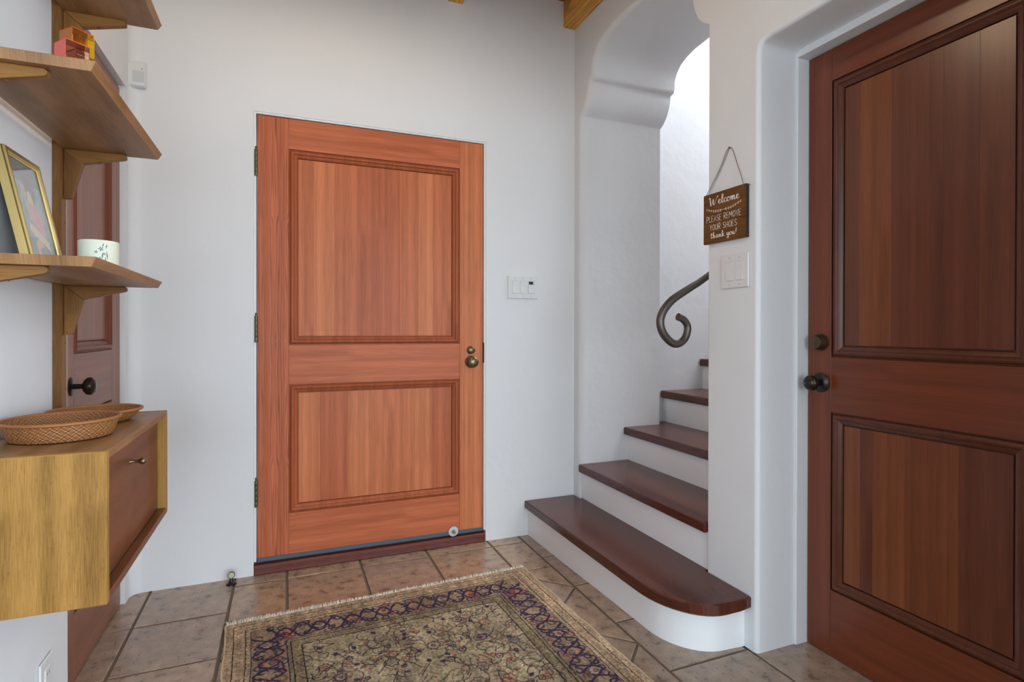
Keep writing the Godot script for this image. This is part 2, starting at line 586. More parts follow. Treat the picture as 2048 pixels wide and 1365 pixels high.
func build_shell() -> void:
	# back wall with the entry door opening
	var g := G.new()
	g.box(Vector3(-0.9, 0, BACK - 0.25), Vector3(-0.136, CEIL, BACK))
	g.box(Vector3(0.978, 0, BACK - 0.25), Vector3(1.56, CEIL, BACK))
	g.box(Vector3(-0.136, 2.108, BACK - 0.25), Vector3(0.978, CEIL, BACK))
	solo("wall_back", g, M.wall, "white plaster wall around the reddish entry door", "wall", "structure")
	# left wall: behind the shelves, over the closet door, and the narrow strip in the corner
	g = G.new()
	g.cbox(Vector3(-0.82, 0, -2.025), Vector3(LEFT, CEIL, -1.2), 0.004)
	g.box(Vector3(-0.82, 2.104, -2.70), Vector3(LEFT - 0.002, CEIL, -2.02))
	g.box(Vector3(-0.82, 0, BACK), Vector3(LEFT - 0.006, CEIL, -2.688))
	var cv := PackedVector2Array()
	for k in 9:
		var a := PI / 2 * k / 8.0
		cv.append(Vector2(-0.607 + 0.045 - 0.045 * sin(a), BACK + 0.045 - 0.045 * cos(a)))
	for k in 8:
		var a0 := PI / 2 * k / 8.0
		var a1 := PI / 2 * (k + 1) / 8.0
		var n0 := Vector3(sin(a0), 0, cos(a0))
		var n1 := Vector3(sin(a1), 0, cos(a1))
		g.quadn(Vector3(cv[k + 1].x, 0, cv[k + 1].y), Vector3(cv[k].x, 0, cv[k].y), Vector3(cv[k].x, CEIL, cv[k].y), Vector3(cv[k + 1].x, CEIL, cv[k + 1].y), n1, n0, n0, n1)
	solo("wall_left", g, M.wall, "white plaster wall behind the wooden wall shelves", "wall", "structure")
	# right wall with the stair arch and the door recess
	g = G.new()
	var arch := opening(g, arch_outline(), 0.03, 0.008, 2.03)
	var alc := opening(g, alcove_outline(), 0.016, 0.016, 1.80)
	for q in cut(v2([BACK - 0.02, 0.0, -0.45, 0.0, -0.45, CEIL, BACK - 0.02, CEIL]), [arch, alc]):
		face_poly(g, q, RIGHT, true)
	for q in cut(v2([-3.0, 0.0, -0.45, 0.0, -0.45, 4.6, -3.0, 4.6]), [arch_outline()]):
		face_poly(g, q, 2.03, false)
	g.box(Vector3(RIGHT + 0.003, 0, -0.47), Vector3(2.027, CEIL, -0.4505))
	solo("wall_right", g, M.wall, "white plaster wall with the scalloped stair arch and door recess", "wall", "structure")
	# stairwell
	g = G.new()
	g.box(Vector3(1.56, 0, -3.0), Vector3(4.9, 4.7, -2.785))
	solo("wall_stairwell_far", g, M.wall, "bright white plaster wall of the stairwell behind the arch", "wall", "structure")
	g = G.new()
	g.box(Vector3(2.031, 0, -1.66), Vector3(4.9, 4.7, -1.45))
	solo("wall_stairwell_near", g, M.wall, "white stairwell wall that carries the iron handrail", "wall", "structure")
	g = G.new()
	g.box(Vector3(4.7, 0, -2.785), Vector3(4.9, 4.7, -1.66))
	solo("wall_stairwell_end", g, M.wall, "white wall at the head of the stairs", "wall", "structure")
	g = G.new()
	g.box(Vector3(2.03, 4.6, -2.785), Vector3(3.1, 4.7, -1.66))
	g.box(Vector3(4.4, 4.6, -2.785), Vector3(4.7, 4.7, -1.66))
	g.box(Vector3(3.1, 4.6, -2.785), Vector3(4.4, 4.7, -2.6))
	g.box(Vector3(3.1, 4.6, -1.8), Vector3(4.4, 4.7, -1.66))
	solo("ceiling_stairwell", g, M.wall, "white stairwell ceiling with a skylight opening", "ceiling", "structure")
	var w := thing("window_1", "skylight over the stairs", "window", Vector3(3.75, 4.62, -2.2), "", "structure")
	g = G.new()
	g.box(Vector3(-0.65, 0, -0.4), Vector3(0.65, 0.008, 0.4))
	part(w, "pane", g, M.glass)
	# ceiling, beams
	g = G.new()
	g.box(Vector3(-0.9, CEIL, -3.0), Vector3(2.03, CEIL + 0.12, -0.45))
	var ce := solo("ceiling", g, M.plank, "brown timber ceiling above the beams", "ceiling", "structure", 0)
	for bx: Array in [[1.434, 1.53], [0.77, 0.849], [0.13, 0.215], [-0.51, -0.425]]:
		g = G.new()
		g.cbox(Vector3(bx[0], 2.804, BACK - 0.1), Vector3(minf(bx[1], RIGHT), CEIL, -0.6), 0.004)
		var bo := part(self, numbered("ceiling_beam"), g, M.beam, 2, roff())
		metas(bo, ["honey-brown ceiling beam in the corner against the right wall", "ceiling beam above the middle of the entry door", "ceiling beam left of the one above the door", "ceiling beam nearest the shelves wall"][used.ceiling_beam - 1], "beam")
	# the larger room behind the camera, with rear windows and added side windows
	g = G.new()
	g.box(Vector3(-4.2, CEIL, -1.2), Vector3(-0.9, CEIL + 0.12, 4.6))
	g.box(Vector3(-0.9, CEIL, -0.45), Vector3(2.03, CEIL + 0.12, 4.6))
	g.box(Vector3(2.03, CEIL, -0.45), Vector3(5.2, CEIL + 0.12, 4.6))
	solo("ceiling_rear", g, M.wall, "white ceiling of the room behind", "ceiling", "structure")
	g = G.new()
	g.box(Vector3(-4.2, 0, -1.4), Vector3(-0.82, CEIL, -1.2))
	g.box(Vector3(2.03, 0, -0.6), Vector3(5.2, CEIL, -0.45))
	g.box(Vector3(-0.9, 2.25, -0.6), Vector3(1.504, CEIL - 0.001, -0.45))
	g.box(Vector3(-0.9, 2.25, -1.2), Vector3(-0.75, CEIL - 0.001, -0.6))
	solo("wall_opening", g, M.wall, "white wall with the wide opening to the room behind", "wall", "structure")
	g = G.new()
	windowed_wall(g, -1.2, 4.6, [[-1.0, 1.5]], basis_of(Vector3(0, 0, 1), Vector3(0, 1, 0), Vector3(-1, 0, 0), Vector3(-4.0, 0, 0)))
	solo("wall_rear_left", g, M.wall, "left wall of the room behind, added for side light", "wall", "structure")
	g = G.new()
	windowed_wall(g, -0.45, 4.6, [[0.6, 3.2]], basis_of(Vector3(0, 0, 1), Vector3(0, 1, 0), Vector3(-1, 0, 0), Vector3(5.2, 0, 0)))
	solo("wall_rear_right", g, M.wall, "right wall of the room behind, added for side light", "wall", "structure")
	g = G.new()
	windowed_wall(g, -4.2, 5.2, [[-1.6, 0.36], [1.07, 3.03]], basis_of(Vector3(1, 0, 0), Vector3(0, 1, 0), Vector3(0, 0, 1), Vector3(0, 0, 4.4)))
	solo("wall_rear", g, M.wall, "window wall of the room behind", "wall", "structure")
	var wl := ["shelves side of the rear wall", "stairs side of the rear wall", "left wall of the room behind, added for side light", "right wall of the room behind, added for side light"]
	for k in 4:  # the last two are added to send side light into the entry
		var wd: float = [1.96, 1.96, 2.5, 2.6][k]
		var at: Vector3 = [Vector3(-0.62, 0.2, 4.5), Vector3(2.05, 0.2, 4.5), Vector3(-4.1, 0.2, 0.25), Vector3(5.1, 0.2, 1.9)][k]
		var wn := thing("window_%d" % (k + 2), "tall glazed window in the " + wl[k], "window", at, "", "structure")
		if k > 1:
			wn.rotation.y = PI / 2
		var hw := wd / 2
		g = G.new()
		g.box(Vector3(-hw, 0, -0.04), Vector3(-hw + 0.08, 2.16, 0.04))
		g.box(Vector3(hw - 0.08, 0, -0.04), Vector3(hw, 2.16, 0.04))
		g.box(Vector3(-hw + 0.08, 0, -0.04), Vector3(hw - 0.08, 0.08, 0.04))
		g.box(Vector3(-hw + 0.08, 2.08, -0.04), Vector3(hw - 0.08, 2.16, 0.04))
		g.box(Vector3(-0.03, 0.08, -0.03), Vector3(0.03, 2.08, 0.03))
		part(wn, "window_frame", g, M.trim)
		for sd in 2:
			g = G.new()
			g.box(Vector3(-hw + 0.08 if sd == 0 else 0.03, 0.08, -0.004), Vector3(-0.03 if sd == 0 else hw - 0.08, 2.08, 0.004))
			part(wn, "pane", g, M.glass)

# a wall 0.2 thick with openings from 0.2 to 2.36 m, local x along it
func windowed_wall(g: G, a: float, b: float, holes: Array, t: Transform3D) -> void:
	g.x = t
	g.box(Vector3(a, 0, 0), Vector3(b, 0.2, 0.2))
	g.box(Vector3(a, 2.36, 0), Vector3(b, CEIL, 0.2))
	var p := a
	for h: Array in holes:
		g.box(Vector3(p, 0.2, 0), Vector3(h[0], 2.36, 0.2))
		p = h[1]
	g.box(Vector3(p, 0.2, 0), Vector3(b, 2.36, 0.2))

func build_floor() -> void:
	var g := G.new()
	g.box(Vector3(-4.3, -0.12, -3.05), Vector3(5.3, -0.0045, 4.7))
	var fl := solo("floor", g, M.grout, "brown clay tile floor with grey-brown joints", "floor", "structure")
	var cells: Array = []
	var rect := func(x0: float, z0: float, x1: float, z1: float) -> void:
		cells.append(v2([x0, z0, x1, z0, x1, z1, x0, z1]))
	var xs := [-0.212, 0.004, 0.33, 0.655, 0.985, 1.166]
	for k in 5:
		rect.call(xs[k], -2.80, xs[k + 1], -2.69)
		rect.call(xs[k], -2.69, xs[k + 1], -2.365)
	var zs := [-2.80, -2.457, -2.128, -1.80, -1.475, -1.15, -0.825, -0.5]
	for k in 7:
		rect.call(-0.535, zs[k], -0.212, zs[k + 1])
		rect.call(-0.66, zs[k], -0.535, zs[k + 1] + 0.005)
	var ys := [-2.80, -2.475, -2.148, -1.82, -1.494]
	for k in 4:
		rect.call(1.166, ys[k], 1.50, ys[k + 1])
	for k in 3:
		rect.call(1.166, -1.494 + k * 0.33, 1.503, -1.164 + k * 0.33)
		rect.call(1.503, -1.494 + k * 0.33, 1.84, -1.164 + k * 0.33)
	var field := v2([-0.212, -2.365, 1.166, -2.365, 1.166, -0.5, -0.212, -0.5])
	var st := 0.467
	for i in range(-8, 9):
		for j in range(-8, 9):
			# squares turned by 45 degrees, a corner of one at (1.166, -2.137)
			var c := Vector2(1.166 + (i - j) * st * 0.5, -2.137 + (i + j) * st * 0.5)
			var sq := PackedVector2Array([c, c + Vector2(st * 0.5, st * 0.5), c + Vector2(0, st), c + Vector2(-st * 0.5, st * 0.5)])
			for p in Geometry2D.intersect_polygons(sq, field):
				cells.append(p)
	for cell: PackedVector2Array in cells:
		for p in Geometry2D.offset_polygon(cell, -0.0052):
			if p.size() < 3:
				continue
			var c := Vector2.ZERO
			for a in p:
				c += a / p.size()
			g = gx(basis_of(Vector3(1, 0, 0), Vector3(0, 0, 1), Vector3(0, -1, 0)))
			var q := PackedVector2Array()
			for a in p:
				q.append(a - c)
			# local z is down after this basis, so push from the underside up
			g.x = basis_of(Vector3(1, 0, 0), Vector3(0, 0, -1), Vector3(0, 1, 0), Vector3(0, -0.0095, 0))
			var f := PackedVector2Array()
			for a in q:
				f.append(Vector2(a.x, -a.y))
			g.prism(f, 0.0095 + rng.randf_range(-0.0006, 0.0), 0.0018, 0.2, false)
			var t := part(fl, "tile", g, M.tile[rng.randi() % 4], 2, roff())
			t.position = Vector3(c.x, 0, c.y)

func build_stairs() -> void:
	var s := thing("staircase", "stairs with dark brown wooden treads and white risers under the arch", "stairs")
	var nose := [1.203, 1.491, 1.785, 2.10, 2.395, 2.69, 2.985]
	var top := [0.190, 0.378, 0.565, 0.752, 0.938, 1.124, 1.31]
	var up := basis_of(Vector3(1, 0, 0), Vector3(0, 0, -1), Vector3(0, 1, 0))
	# first tread with the rounded end, outline in (x, -z)
	var o := PackedVector2Array()
	o.append_array(v2([1.202, 2.774, 1.202, 2.2, 1.203, 1.80]))
	for k in range(0, 13):
		var a := PI / 2 * k / 12.0
		o.append(Vector2(1.204 + 0.185 * (1.0 - cos(a)), 1.735 - 0.262 * sin(a)))
	o.append_array(v2([1.45, 1.4735, 1.5035, 1.482, 1.5035, 1.7045, 1.53, 1.7045, 1.53, 2.6995, 1.5035, 2.6995, 1.5035, 2.774]))
	var g := gx(up.translated(Vector3(0, top[0] - 0.043, 0)))
	g.prism(o, 0.043, 0.005, 0.5)
	part(s, "tread", g, M.tread, 2, roff())
	# its riser
	var r := PackedVector2Array()
	r.append_array(v2([1.222, 2.774, 1.232, 2.4, 1.246, 1.95, 1.249, 1.76]))
	for k in range(1, 13):
		var a := PI / 2 * k / 12.0
		r.append(Vector2(1.249 + 0.17 * (1.0 - cos(a)), 1.74 - 0.222 * sin(a)))
	r.append_array(v2([1.5035, 1.512, 1.5035, 2.774]))
	g = gx(up)
	g.prism(r, top[0] - 0.0432, 0.0, 0.5)
	part(s, "riser", g, M.riser)
	for k in range(1, 7):
		var z0 := -2.7845 if nose[k] > 1.9 else -2.6995
		var z1 := -1.661 if nose[k] > 2.0 else -1.7045
		g = G.new()
		var x1: float = nose[k + 1] + 0.03 if k < 6 else 4.69
		if k == 2:
			var p := v2([nose[k], 2.6995, nose[k], 1.7045, 2.03, 1.7045, 2.03, 1.67, x1, 1.67, x1, 2.7845, 2.031, 2.7845, 2.031, 2.6995])
			g.x = up.translated(Vector3(0, top[k] - 0.043, 0))
			g.prism(p, 0.043, 0.005)
		else:
			g.cbox(Vector3(nose[k], top[k] - 0.043, z0), Vector3(x1, top[k], z1), 0.005)
		part(s, "tread", g, M.tread, 2, roff())
		g = G.new()
		g.box(Vector3(nose[k] + 0.024, top[k - 1], z0), Vector3(nose[k] + 0.045, top[k] - 0.0432, z1))
		part(s, "riser", g, M.riser)

# ---------------------------------------------------------------- doors (local: x across, y up, z out of the face)
func door_leaf(d: Node3D, w: float, h: float, sl: float, sr: float, rows: Array, boards: Array, stiles: Array, rail: Material, mould: Material, bm: Array, bevel := 0.002) -> void:
	var t := 0.044
	var g := G.new()
	g.cbox(Vector3(0, 0, -t), Vector3(sl, h, 0), bevel)
	part(d, "stile", g, stiles[0], 1, roff())
	g = G.new()
	g.cbox(Vector3(w - sr, 0, -t), Vector3(w, h, 0), bevel)
	part(d, "stile", g, stiles[1], 1, roff())
	# rows: [y0, y1] of the panel openings
	var prev := 0.0
	var edges: Array = []
	for r: Array in rows:
		edges.append([prev, r[0]])
		prev = r[1]
	edges.append([prev, h])
	for e: Array in edges:
		g = G.new()
		g.cbox(Vector3(sl + 0.0004, e[0], -t), Vector3(w - sr - 0.0004, e[1], -0.0002), 0.0008)
		part(d, "rail", g, rail, 0, roff())
	for k in rows.size():
		var r: Array = rows[k]
		var rc := Rect2(sl, r[0], w - sl - sr, r[1] - r[0])
		g = G.new()
		g.frame_loft(rc, [[0.0, -0.010], [0.0, -0.0008], [0.0012, -0.007], [0.0042, -0.007], [0.006, -0.001], [0.010, 0.0035], [0.014, 0.0055], [0.018, 0.005], [0.022, 0.002], [0.0245, -0.002], [0.030, -0.004], [0.036, -0.0075], [0.0375, -0.010], [0.038, -0.017], [0.0425, -0.017]])
		part(d, "moulding", g, mould, 1, roff())
		var pn := Node3D.new()
		pn.name = "panel"
		d.add_child(pn, true)
		var x0 := sl + 0.0415
		var x1 := w - sr - 0.0415
		var bs: Array = boards[k]
		for j in bs.size():
			var a: float = x0 + (x1 - x0) * (0.0 if j == 0 else bs[j - 1])
			var b: float = x0 + (x1 - x0) * bs[j]
			g = G.new()
			g.cbox(Vector3(a, r[0] + 0.0415, -t + 0.006), Vector3(b, r[1] - 0.0415, -0.010), 0.0004)
			part(pn, "board", g, bm[(j * 3 + k + j * j) % bm.size()], 1, roff())

func knob(d: Node3D, called: String, at: Vector3, rose: PackedVector2Array, body: PackedVector2Array, mat: Material, rose_mat: Material) -> void:
	var k := Node3D.new()
	k.name = called
	d.add_child(k, true)
	k.position = at
	var out := basis_of(Vector3(1, 0, 0), Vector3(0, 0, 1), Vector3(0, -1, 0))
	var g := gx(out)
	g.lathe(rose, 32)
	part(k, "rose", g, rose_mat)
	g = gx(out)
	g.lathe(body, 32)
	part(k, "grip", g, mat)

func entry_door() -> void:
	# white lining in the wall opening
	var g := G.new()
	g.cbox(Vector3(-0.1358, 0.06, BACK - 0.2), Vector3(-0.1245, 2.1078, BACK - 0.002), 0.001)
	g.cbox(Vector3(0.9665, 0.06, BACK - 0.2), Vector3(0.9778, 2.1078, BACK - 0.002), 0.001)
	g.cbox(Vector3(-0.1245, 2.0985, BACK - 0.2), Vector3(0.9665, 2.1078, BACK - 0.002), 0.001)
	solo("trim_1", g, M.trim, "thin white lining around the entry door", "trim", "structure")
	var d := thing("door_1", "reddish wooden entry door with two panels in the middle of the back wall", "door", Vector3(-0.1215, 0.062, BACK - 0.006), "", "structure")
	var w := 1.0845
	var boards := [[0.09, 0.22, 0.365, 0.5, 0.64, 0.77, 0.87, 1.0], [0.13, 0.30, 0.46, 0.61, 0.74, 0.86, 1.0]]
	boards.reverse()
	door_leaf(d, w, 2.033, 0.134, 0.128, [[0.203, 0.801], [0.985, 1.893]], boards, [M.fir_stile, M.fir[0]], M.fir_rail, M.fir_mould, M.fir)
	# knob and thumb turn
	knob(d, "door_knob", Vector3(1.019, 0.889, 0), v2([0.0, 0.0, 0.031, 0.0, 0.0315, 0.003, 0.028, 0.007, 0.014, 0.009, 0.0, 0.009]), v2([0.0, 0.004, 0.0095, 0.004, 0.009, 0.020, 0.012, 0.026, 0.022, 0.031, 0.0285, 0.039, 0.0285, 0.045, 0.022, 0.052, 0.010, 0.0555, 0.0, 0.056]), M.brass_old, M.brass_dark)
	knob(d, "thumb_turn", Vector3(1.016, 0.950, 0), v2([0.0, 0.0, 0.020, 0.0, 0.0205, 0.003, 0.017, 0.006, 0.0, 0.0065]), v2([0.0, 0.003, 0.008, 0.003, 0.008, 0.010, 0.015, 0.015, 0.0185, 0.021, 0.0175, 0.026, 0.011, 0.030, 0.0, 0.031]), M.brass_old, M.brass_dark)
	# sweep and bumper
	g = G.new()
	g.cbox(Vector3(0.002, -0.004, 0.0), Vector3(w - 0.002, 0.014, 0.006), 0.0015)
	part(d, "door_sweep", g, M.rubber, 0)
	knob(d, "door_bumper", Vector3(0.9225, 0.014, 0.0062), v2([0.0, 0.0, 0.0255, 0.0, 0.026, 0.0015, 0.0245, 0.003, 0.0, 0.0035]), v2([0.0, 0.003, 0.010, 0.003, 0.009, 0.012, 0.0065, 0.018, 0.0065, 0.028, 0.005, 0.031, 0.0, 0.0315]), M.steel, M.plastic_grey)
	# hinges
	for hy: float in [1.875, 1.12, 0.371]:
		var hg := Node3D.new()
		hg.name = "hinge"
		d.add_child(hg, true)
		hg.position = Vector3(-0.004, hy - 0.062, 0.006)
		for k in 5:
			g = G.new()
			g.lathe(v2([0.0, -0.06 + k * 0.024, 0.0068, -0.06 + k * 0.024, 0.0072, -0.0588 + k * 0.024, 0.0072, -0.0376 + k * 0.024, 0.0068, -0.0364 + k * 0.024, 0.0, -0.0364 + k * 0.024]), 14)
			part(hg, "knuckle", g, M.hinge)
		g = G.new()
		g.lathe(v2([0.0, 0.06, 0.004, 0.0605, 0.0035, 0.065, 0.0055, 0.068, 0.004, 0.073, 0.0, 0.0745]), 12)
		part(hg, "pin", g, M.hinge)
		g = G.new()
		g.cbox(Vector3(-0.007, -0.06, -0.008), Vector3(0.007, 0.06, -0.0055), 0.0005)
		part(hg, "leaf", g, M.hinge)
	# strike plate in the lining
	g = G.new()
	g.cbox(Vector3(1.0865, 0.882, -0.02), Vector3(1.0905, 0.988, 0.0065), 0.001)
	part(d, "strike_plate", g, M.brass_dark)
	# threshold
	g = G.new()
	g.cbox(Vector3(-0.1355, 0.0, BACK - 0.24), Vector3(0.9775, 0.046, BACK + 0.004), 0.004)
	g.box(Vector3(-0.1355, 0.04, BACK - 0.24), Vector3(0.9775, 0.060, BACK - 0.03))  # unseen step added behind the door to stop light leaking under it
	solo("threshold", g, M.sill, "dark red wooden threshold under the entry door", "threshold", "", 0)

func side_door() -> void:
	# white frame of the recess
	var g := G.new()
	g.cbox(Vector3(1.676, 0, -1.4558), Vector3(1.80, 2.098, -1.4545), 0.0005)
	g.cbox(Vector3(1.676, 0, -1.470), Vector3(1.80, 2.0835, -1.4465), 0.002)
	g.cbox(Vector3(1.676, 2.0835, -1.470), Vector3(1.80, 2.12, -0.69), 0.002)
	g.cbox(Vector3(1.676, 0, -0.7085), Vector3(1.80, 2.0835, -0.69), 0.002)
	solo("trim_2", g, M.trim, "white painted frame in the recess of the dark door", "trim", "structure")
	var d := thing("door_2", "dark brown two-panel wooden door in the recess at the right", "door", Vector3(1.728, 0.004, -1.4445), "", "structure")
	d.rotation.y = -PI / 2
	var w := 0.735
	door_leaf(d, w, 2.077, 0.0905, 0.0905, [[0.225, 0.835], [1.023, 1.968]], [[0.12, 0.21, 0.42, 0.455, 0.68, 0.73, 1.0], [0.11, 0.325, 0.56, 0.64, 0.83, 1.0]], [M.dark_rail, M.dark_rail], M.dark_rail, M.dark_mould, M.dark)
	knob(d, "door_knob", Vector3(0.052, 0.933, 0), v2([0.0, 0.0, 0.034, 0.0, 0.0345, 0.003, 0.030, 0.007, 0.022, 0.009, 0.018, 0.012, 0.0, 0.012]), v2([0.0, 0.008, 0.012, 0.008, 0.0105, 0.022, 0.0125, 0.030, 0.021, 0.036, 0.0265, 0.045, 0.0265, 0.053, 0.021, 0.061, 0.012, 0.064, 0.011, 0.0625, 0.007, 0.0625, 0.006, 0.064, 0.0, 0.064]), M.bronze, M.bronze)
	knob(d, "deadbolt", Vector3(0.050, 1.073, 0), v2([0.0, 0.0, 0.031, 0.0, 0.031, 0.003, 0.0, 0.003]), v2([0.0, 0.002, 0.0285, 0.002, 0.0225, 0.026, 0.0215, 0.028, 0.0205, 0.0275, 0.0, 0.0275]), M.brass_dark, M.brass_dark)
	g = gx(Transform3D(Basis(), Vector3(0.050, 1.071, 0.0276)))
	g.cbox(Vector3(-0.0012, -0.004, -0.001), Vector3(0.0012, 0.004, 0.0005), 0.0)
	part(d, "keyhole", g, M.slot)

func closet_door() -> void:
	var d := thing("door_3", "narrow red-brown closet door behind the wall shelves", "door", Vector3(-0.622, 0.006, -2.041), "", "structure")
	d.rotation.y = PI / 2
	var w := 0.640
	door_leaf(d, w, 2.088, 0.112, 0.112, [[0.21, 0.842], [1.034, 1.95]], [[0.3, 0.62, 1.0], [0.28, 0.66, 1.0]], [M.closet, M.closet], M.closet, M.closet_mould, [M.closet, M.closet])
	knob(d, "door_knob", Vector3(0.088, 0.933, 0), v2([0.0, 0.0, 0.029, 0.0, 0.0295, 0.002, 0.026, 0.005, 0.0, 0.006]), v2([0.0, 0.004, 0.0085, 0.004, 0.008, 0.027, 0.010, 0.031, 0.019, 0.034, 0.0265, 0.041, 0.0285, 0.049, 0.0265, 0.057, 0.018, 0.063, 0.0, 0.065]), M.bronze, M.bronze)
	var g := G.new()
	g.box(Vector3(-0.84, 0, -2.70), Vector3(-0.668, 2.104, -2.02))
	g.cbox(Vector3(-0.668, 0, -2.0405), Vector3(-0.606, 2.104, -2.024), 0.001)
	solo("trim_3", g, M.trim, "white frame of the narrow closet door", "trim", "structure")

func build_handrail() -> void:
	var t := thing("handrail", "dark iron stair handrail that ends in a scroll", "handrail")
	var xy := [1.572, 1.332, 1.498, 1.290, 1.433, 1.254, 1.402, 1.234, 1.373, 1.206, 1.355, 1.178, 1.349, 1.150, 1.355, 1.121, 1.371, 1.096, 1.396, 1.074, 1.421, 1.064, 1.447, 1.069, 1.469, 1.088, 1.480, 1.116, 1.479, 1.137, 1.466, 1.156, 1.448, 1.167, 1.434, 1.171]
	var p := PackedVector3Array([Vector3(3.4, 2.53, -1.79), Vector3(2.4, 1.876, -1.79), Vector3(1.8, 1.483, -1.79)])
	for k in range(0, xy.size(), 2):
		p.append(Vector3(xy[k], xy[k + 1], -1.79))
	var g := G.new()
	var q := smooth3(p, 5)
	var rr := PackedFloat32Array()
	for k in q.size():
		rr.append(lerpf(0.0128, 0.0158, clampf((1.60 - q[k].x) / 0.2, 0.0, 1.0)))
	g.tube(q, rr, 18, 1.0, Vector3(0, 0, 1))
	part(t, "rail", g, M.iron)
	for bx: float in [2.25, 3.2]:
		g = G.new()
		var by := 1.483 + (bx - 1.8) * 0.655
		g.tube(smooth3(PackedVector3Array([Vector3(bx, by - 0.008, -1.79), Vector3(bx, by - 0.06, -1.78), Vector3(bx, by - 0.08, -1.72), Vector3(bx, by - 0.08, -1.6605)]), 4), PackedFloat32Array([0.007]), 8)
		part(t, "bracket", g, M.iron)

# ---------------------------------------------------------------- shelving
func build_shelving() -> void:
	for k in 2:
		var z: float = [-1.907, -1.332][k]
		var g := G.new()
		g.cbox(Vector3(LEFT + 0.0005, 0.59, z - 0.042), Vector3(-0.579, CEIL - 0.15, z), 0.002)
		var o := thing("shelf_upright", ["brown wooden wall upright beside the closet door carrying the shelves", "brown wooden wall upright at the near end of the shelves"][k], "shelf upright", Vector3.ZERO, "shelf uprights")
		part(o, "post", g, M.bracket, 1, roff())
		for yy: float in [0.95, 1.08, 1.42, 1.47, 1.80]:
			g = gx(basis_of(Vector3(0, 0, -1), Vector3(1, 0, 0), Vector3(0, -1, 0), Vector3(-0.5792, yy, z - 0.03)))
			g.lathe(v2([0.0, 0.0, 0.0025, 0.0, 0.0025, 0.0004, 0.0, 0.0004]), 10)
			part(o, "pin_hole", g, M.slot)
	var ys := [2.015, 1.627, 1.2425]
	var lab := ["topmost brown wooden wall shelf, cut by the top of the photo", "brown wooden wall shelf holding the coloured acrylic cubes", "brown wooden wall shelf holding the framed picture and candle"]
	for k in 3:
		var s := thing("wall_shelf", lab[k], "shelf", Vector3(0, ys[k], 0), "wooden wall shelves")
		var th := 0.0195
		# board with undercut ends and front
		var b0 := Rect2(-0.5785, -1.947, 0.2275, 0.627)
		var a := [Vector3(-0.5785, 0, -1.947), Vector3(-0.355, 0, -1.947), Vector3(-0.355, 0, -1.328), Vector3(-0.5785, 0, -1.328)]
		var c := [Vector3(-0.5785, th, -1.953), Vector3(-0.346, th, -1.953), Vector3(-0.346, th, -1.322), Vector3(-0.5785, th, -1.322)]
		var g := G.new()
		var o := Vector3(-0.46, th / 2, -1.64)
		var e := 0.0015
		var d: Array = []
		var f: Array = []
		for i in 4:
			d.append(c[i] + Vector3(0, -e, 0))
			f.append(c[i].lerp(Vector3(o.x, c[i].y, o.z), 0.004))
		g.out_quad(a[0], a[1], a[2], a[3], o)
		g.out_quad(f[0], f[1], f[2], f[3], o)
		for i in 4:
			var j := (i + 1) % 4
			g.out_quad(a[i], a[j], d[j], d[i], o)
			g.out_quad(d[i], d[j], f[j], f[i], o)
		part(s, "board", g, M.shelf, 2, roff())
		for bz: float in [-1.943, -1.366]:
			var br := Node3D.new()
			br.name = "bracket"
			s.add_child(br, true)
			g = gx(Transform3D(Basis(), Vector3(0, 0, bz)))
			g.prism(v2([-0.578, -0.0006, -0.436, -0.0006, -0.431, -0.004, -0.431, -0.011, -0.4345, -0.0145, -0.5335, -0.0385]), 0.020, 0.0008)
			part(br, "arm", g, M.bracket, 0, roff())
			g = gx(Transform3D(Basis(), Vector3(0, 0, bz)))
			g.prism(v2([-0.578, -0.0012, -0.5342, -0.0392, -0.5605, -0.136, -0.566, -0.1395, -0.578, -0.1395]), 0.020, 0.0008)
			part(br, "leg", g, M.bracket, 1, roff())
			g = gx(basis_of(Vector3(1, 0, 0), Vector3(0, -1, 0), Vector3(0, 0, -1), Vector3(-0.497, -0.0303, bz + 0.010)))
			g.lathe(v2([0.0, 0.0, 0.005, 0.0, 0.005, 0.0012, 0.0, 0.0012]), 12)
			part(br, "peg", g, M.shelf_red_dim)

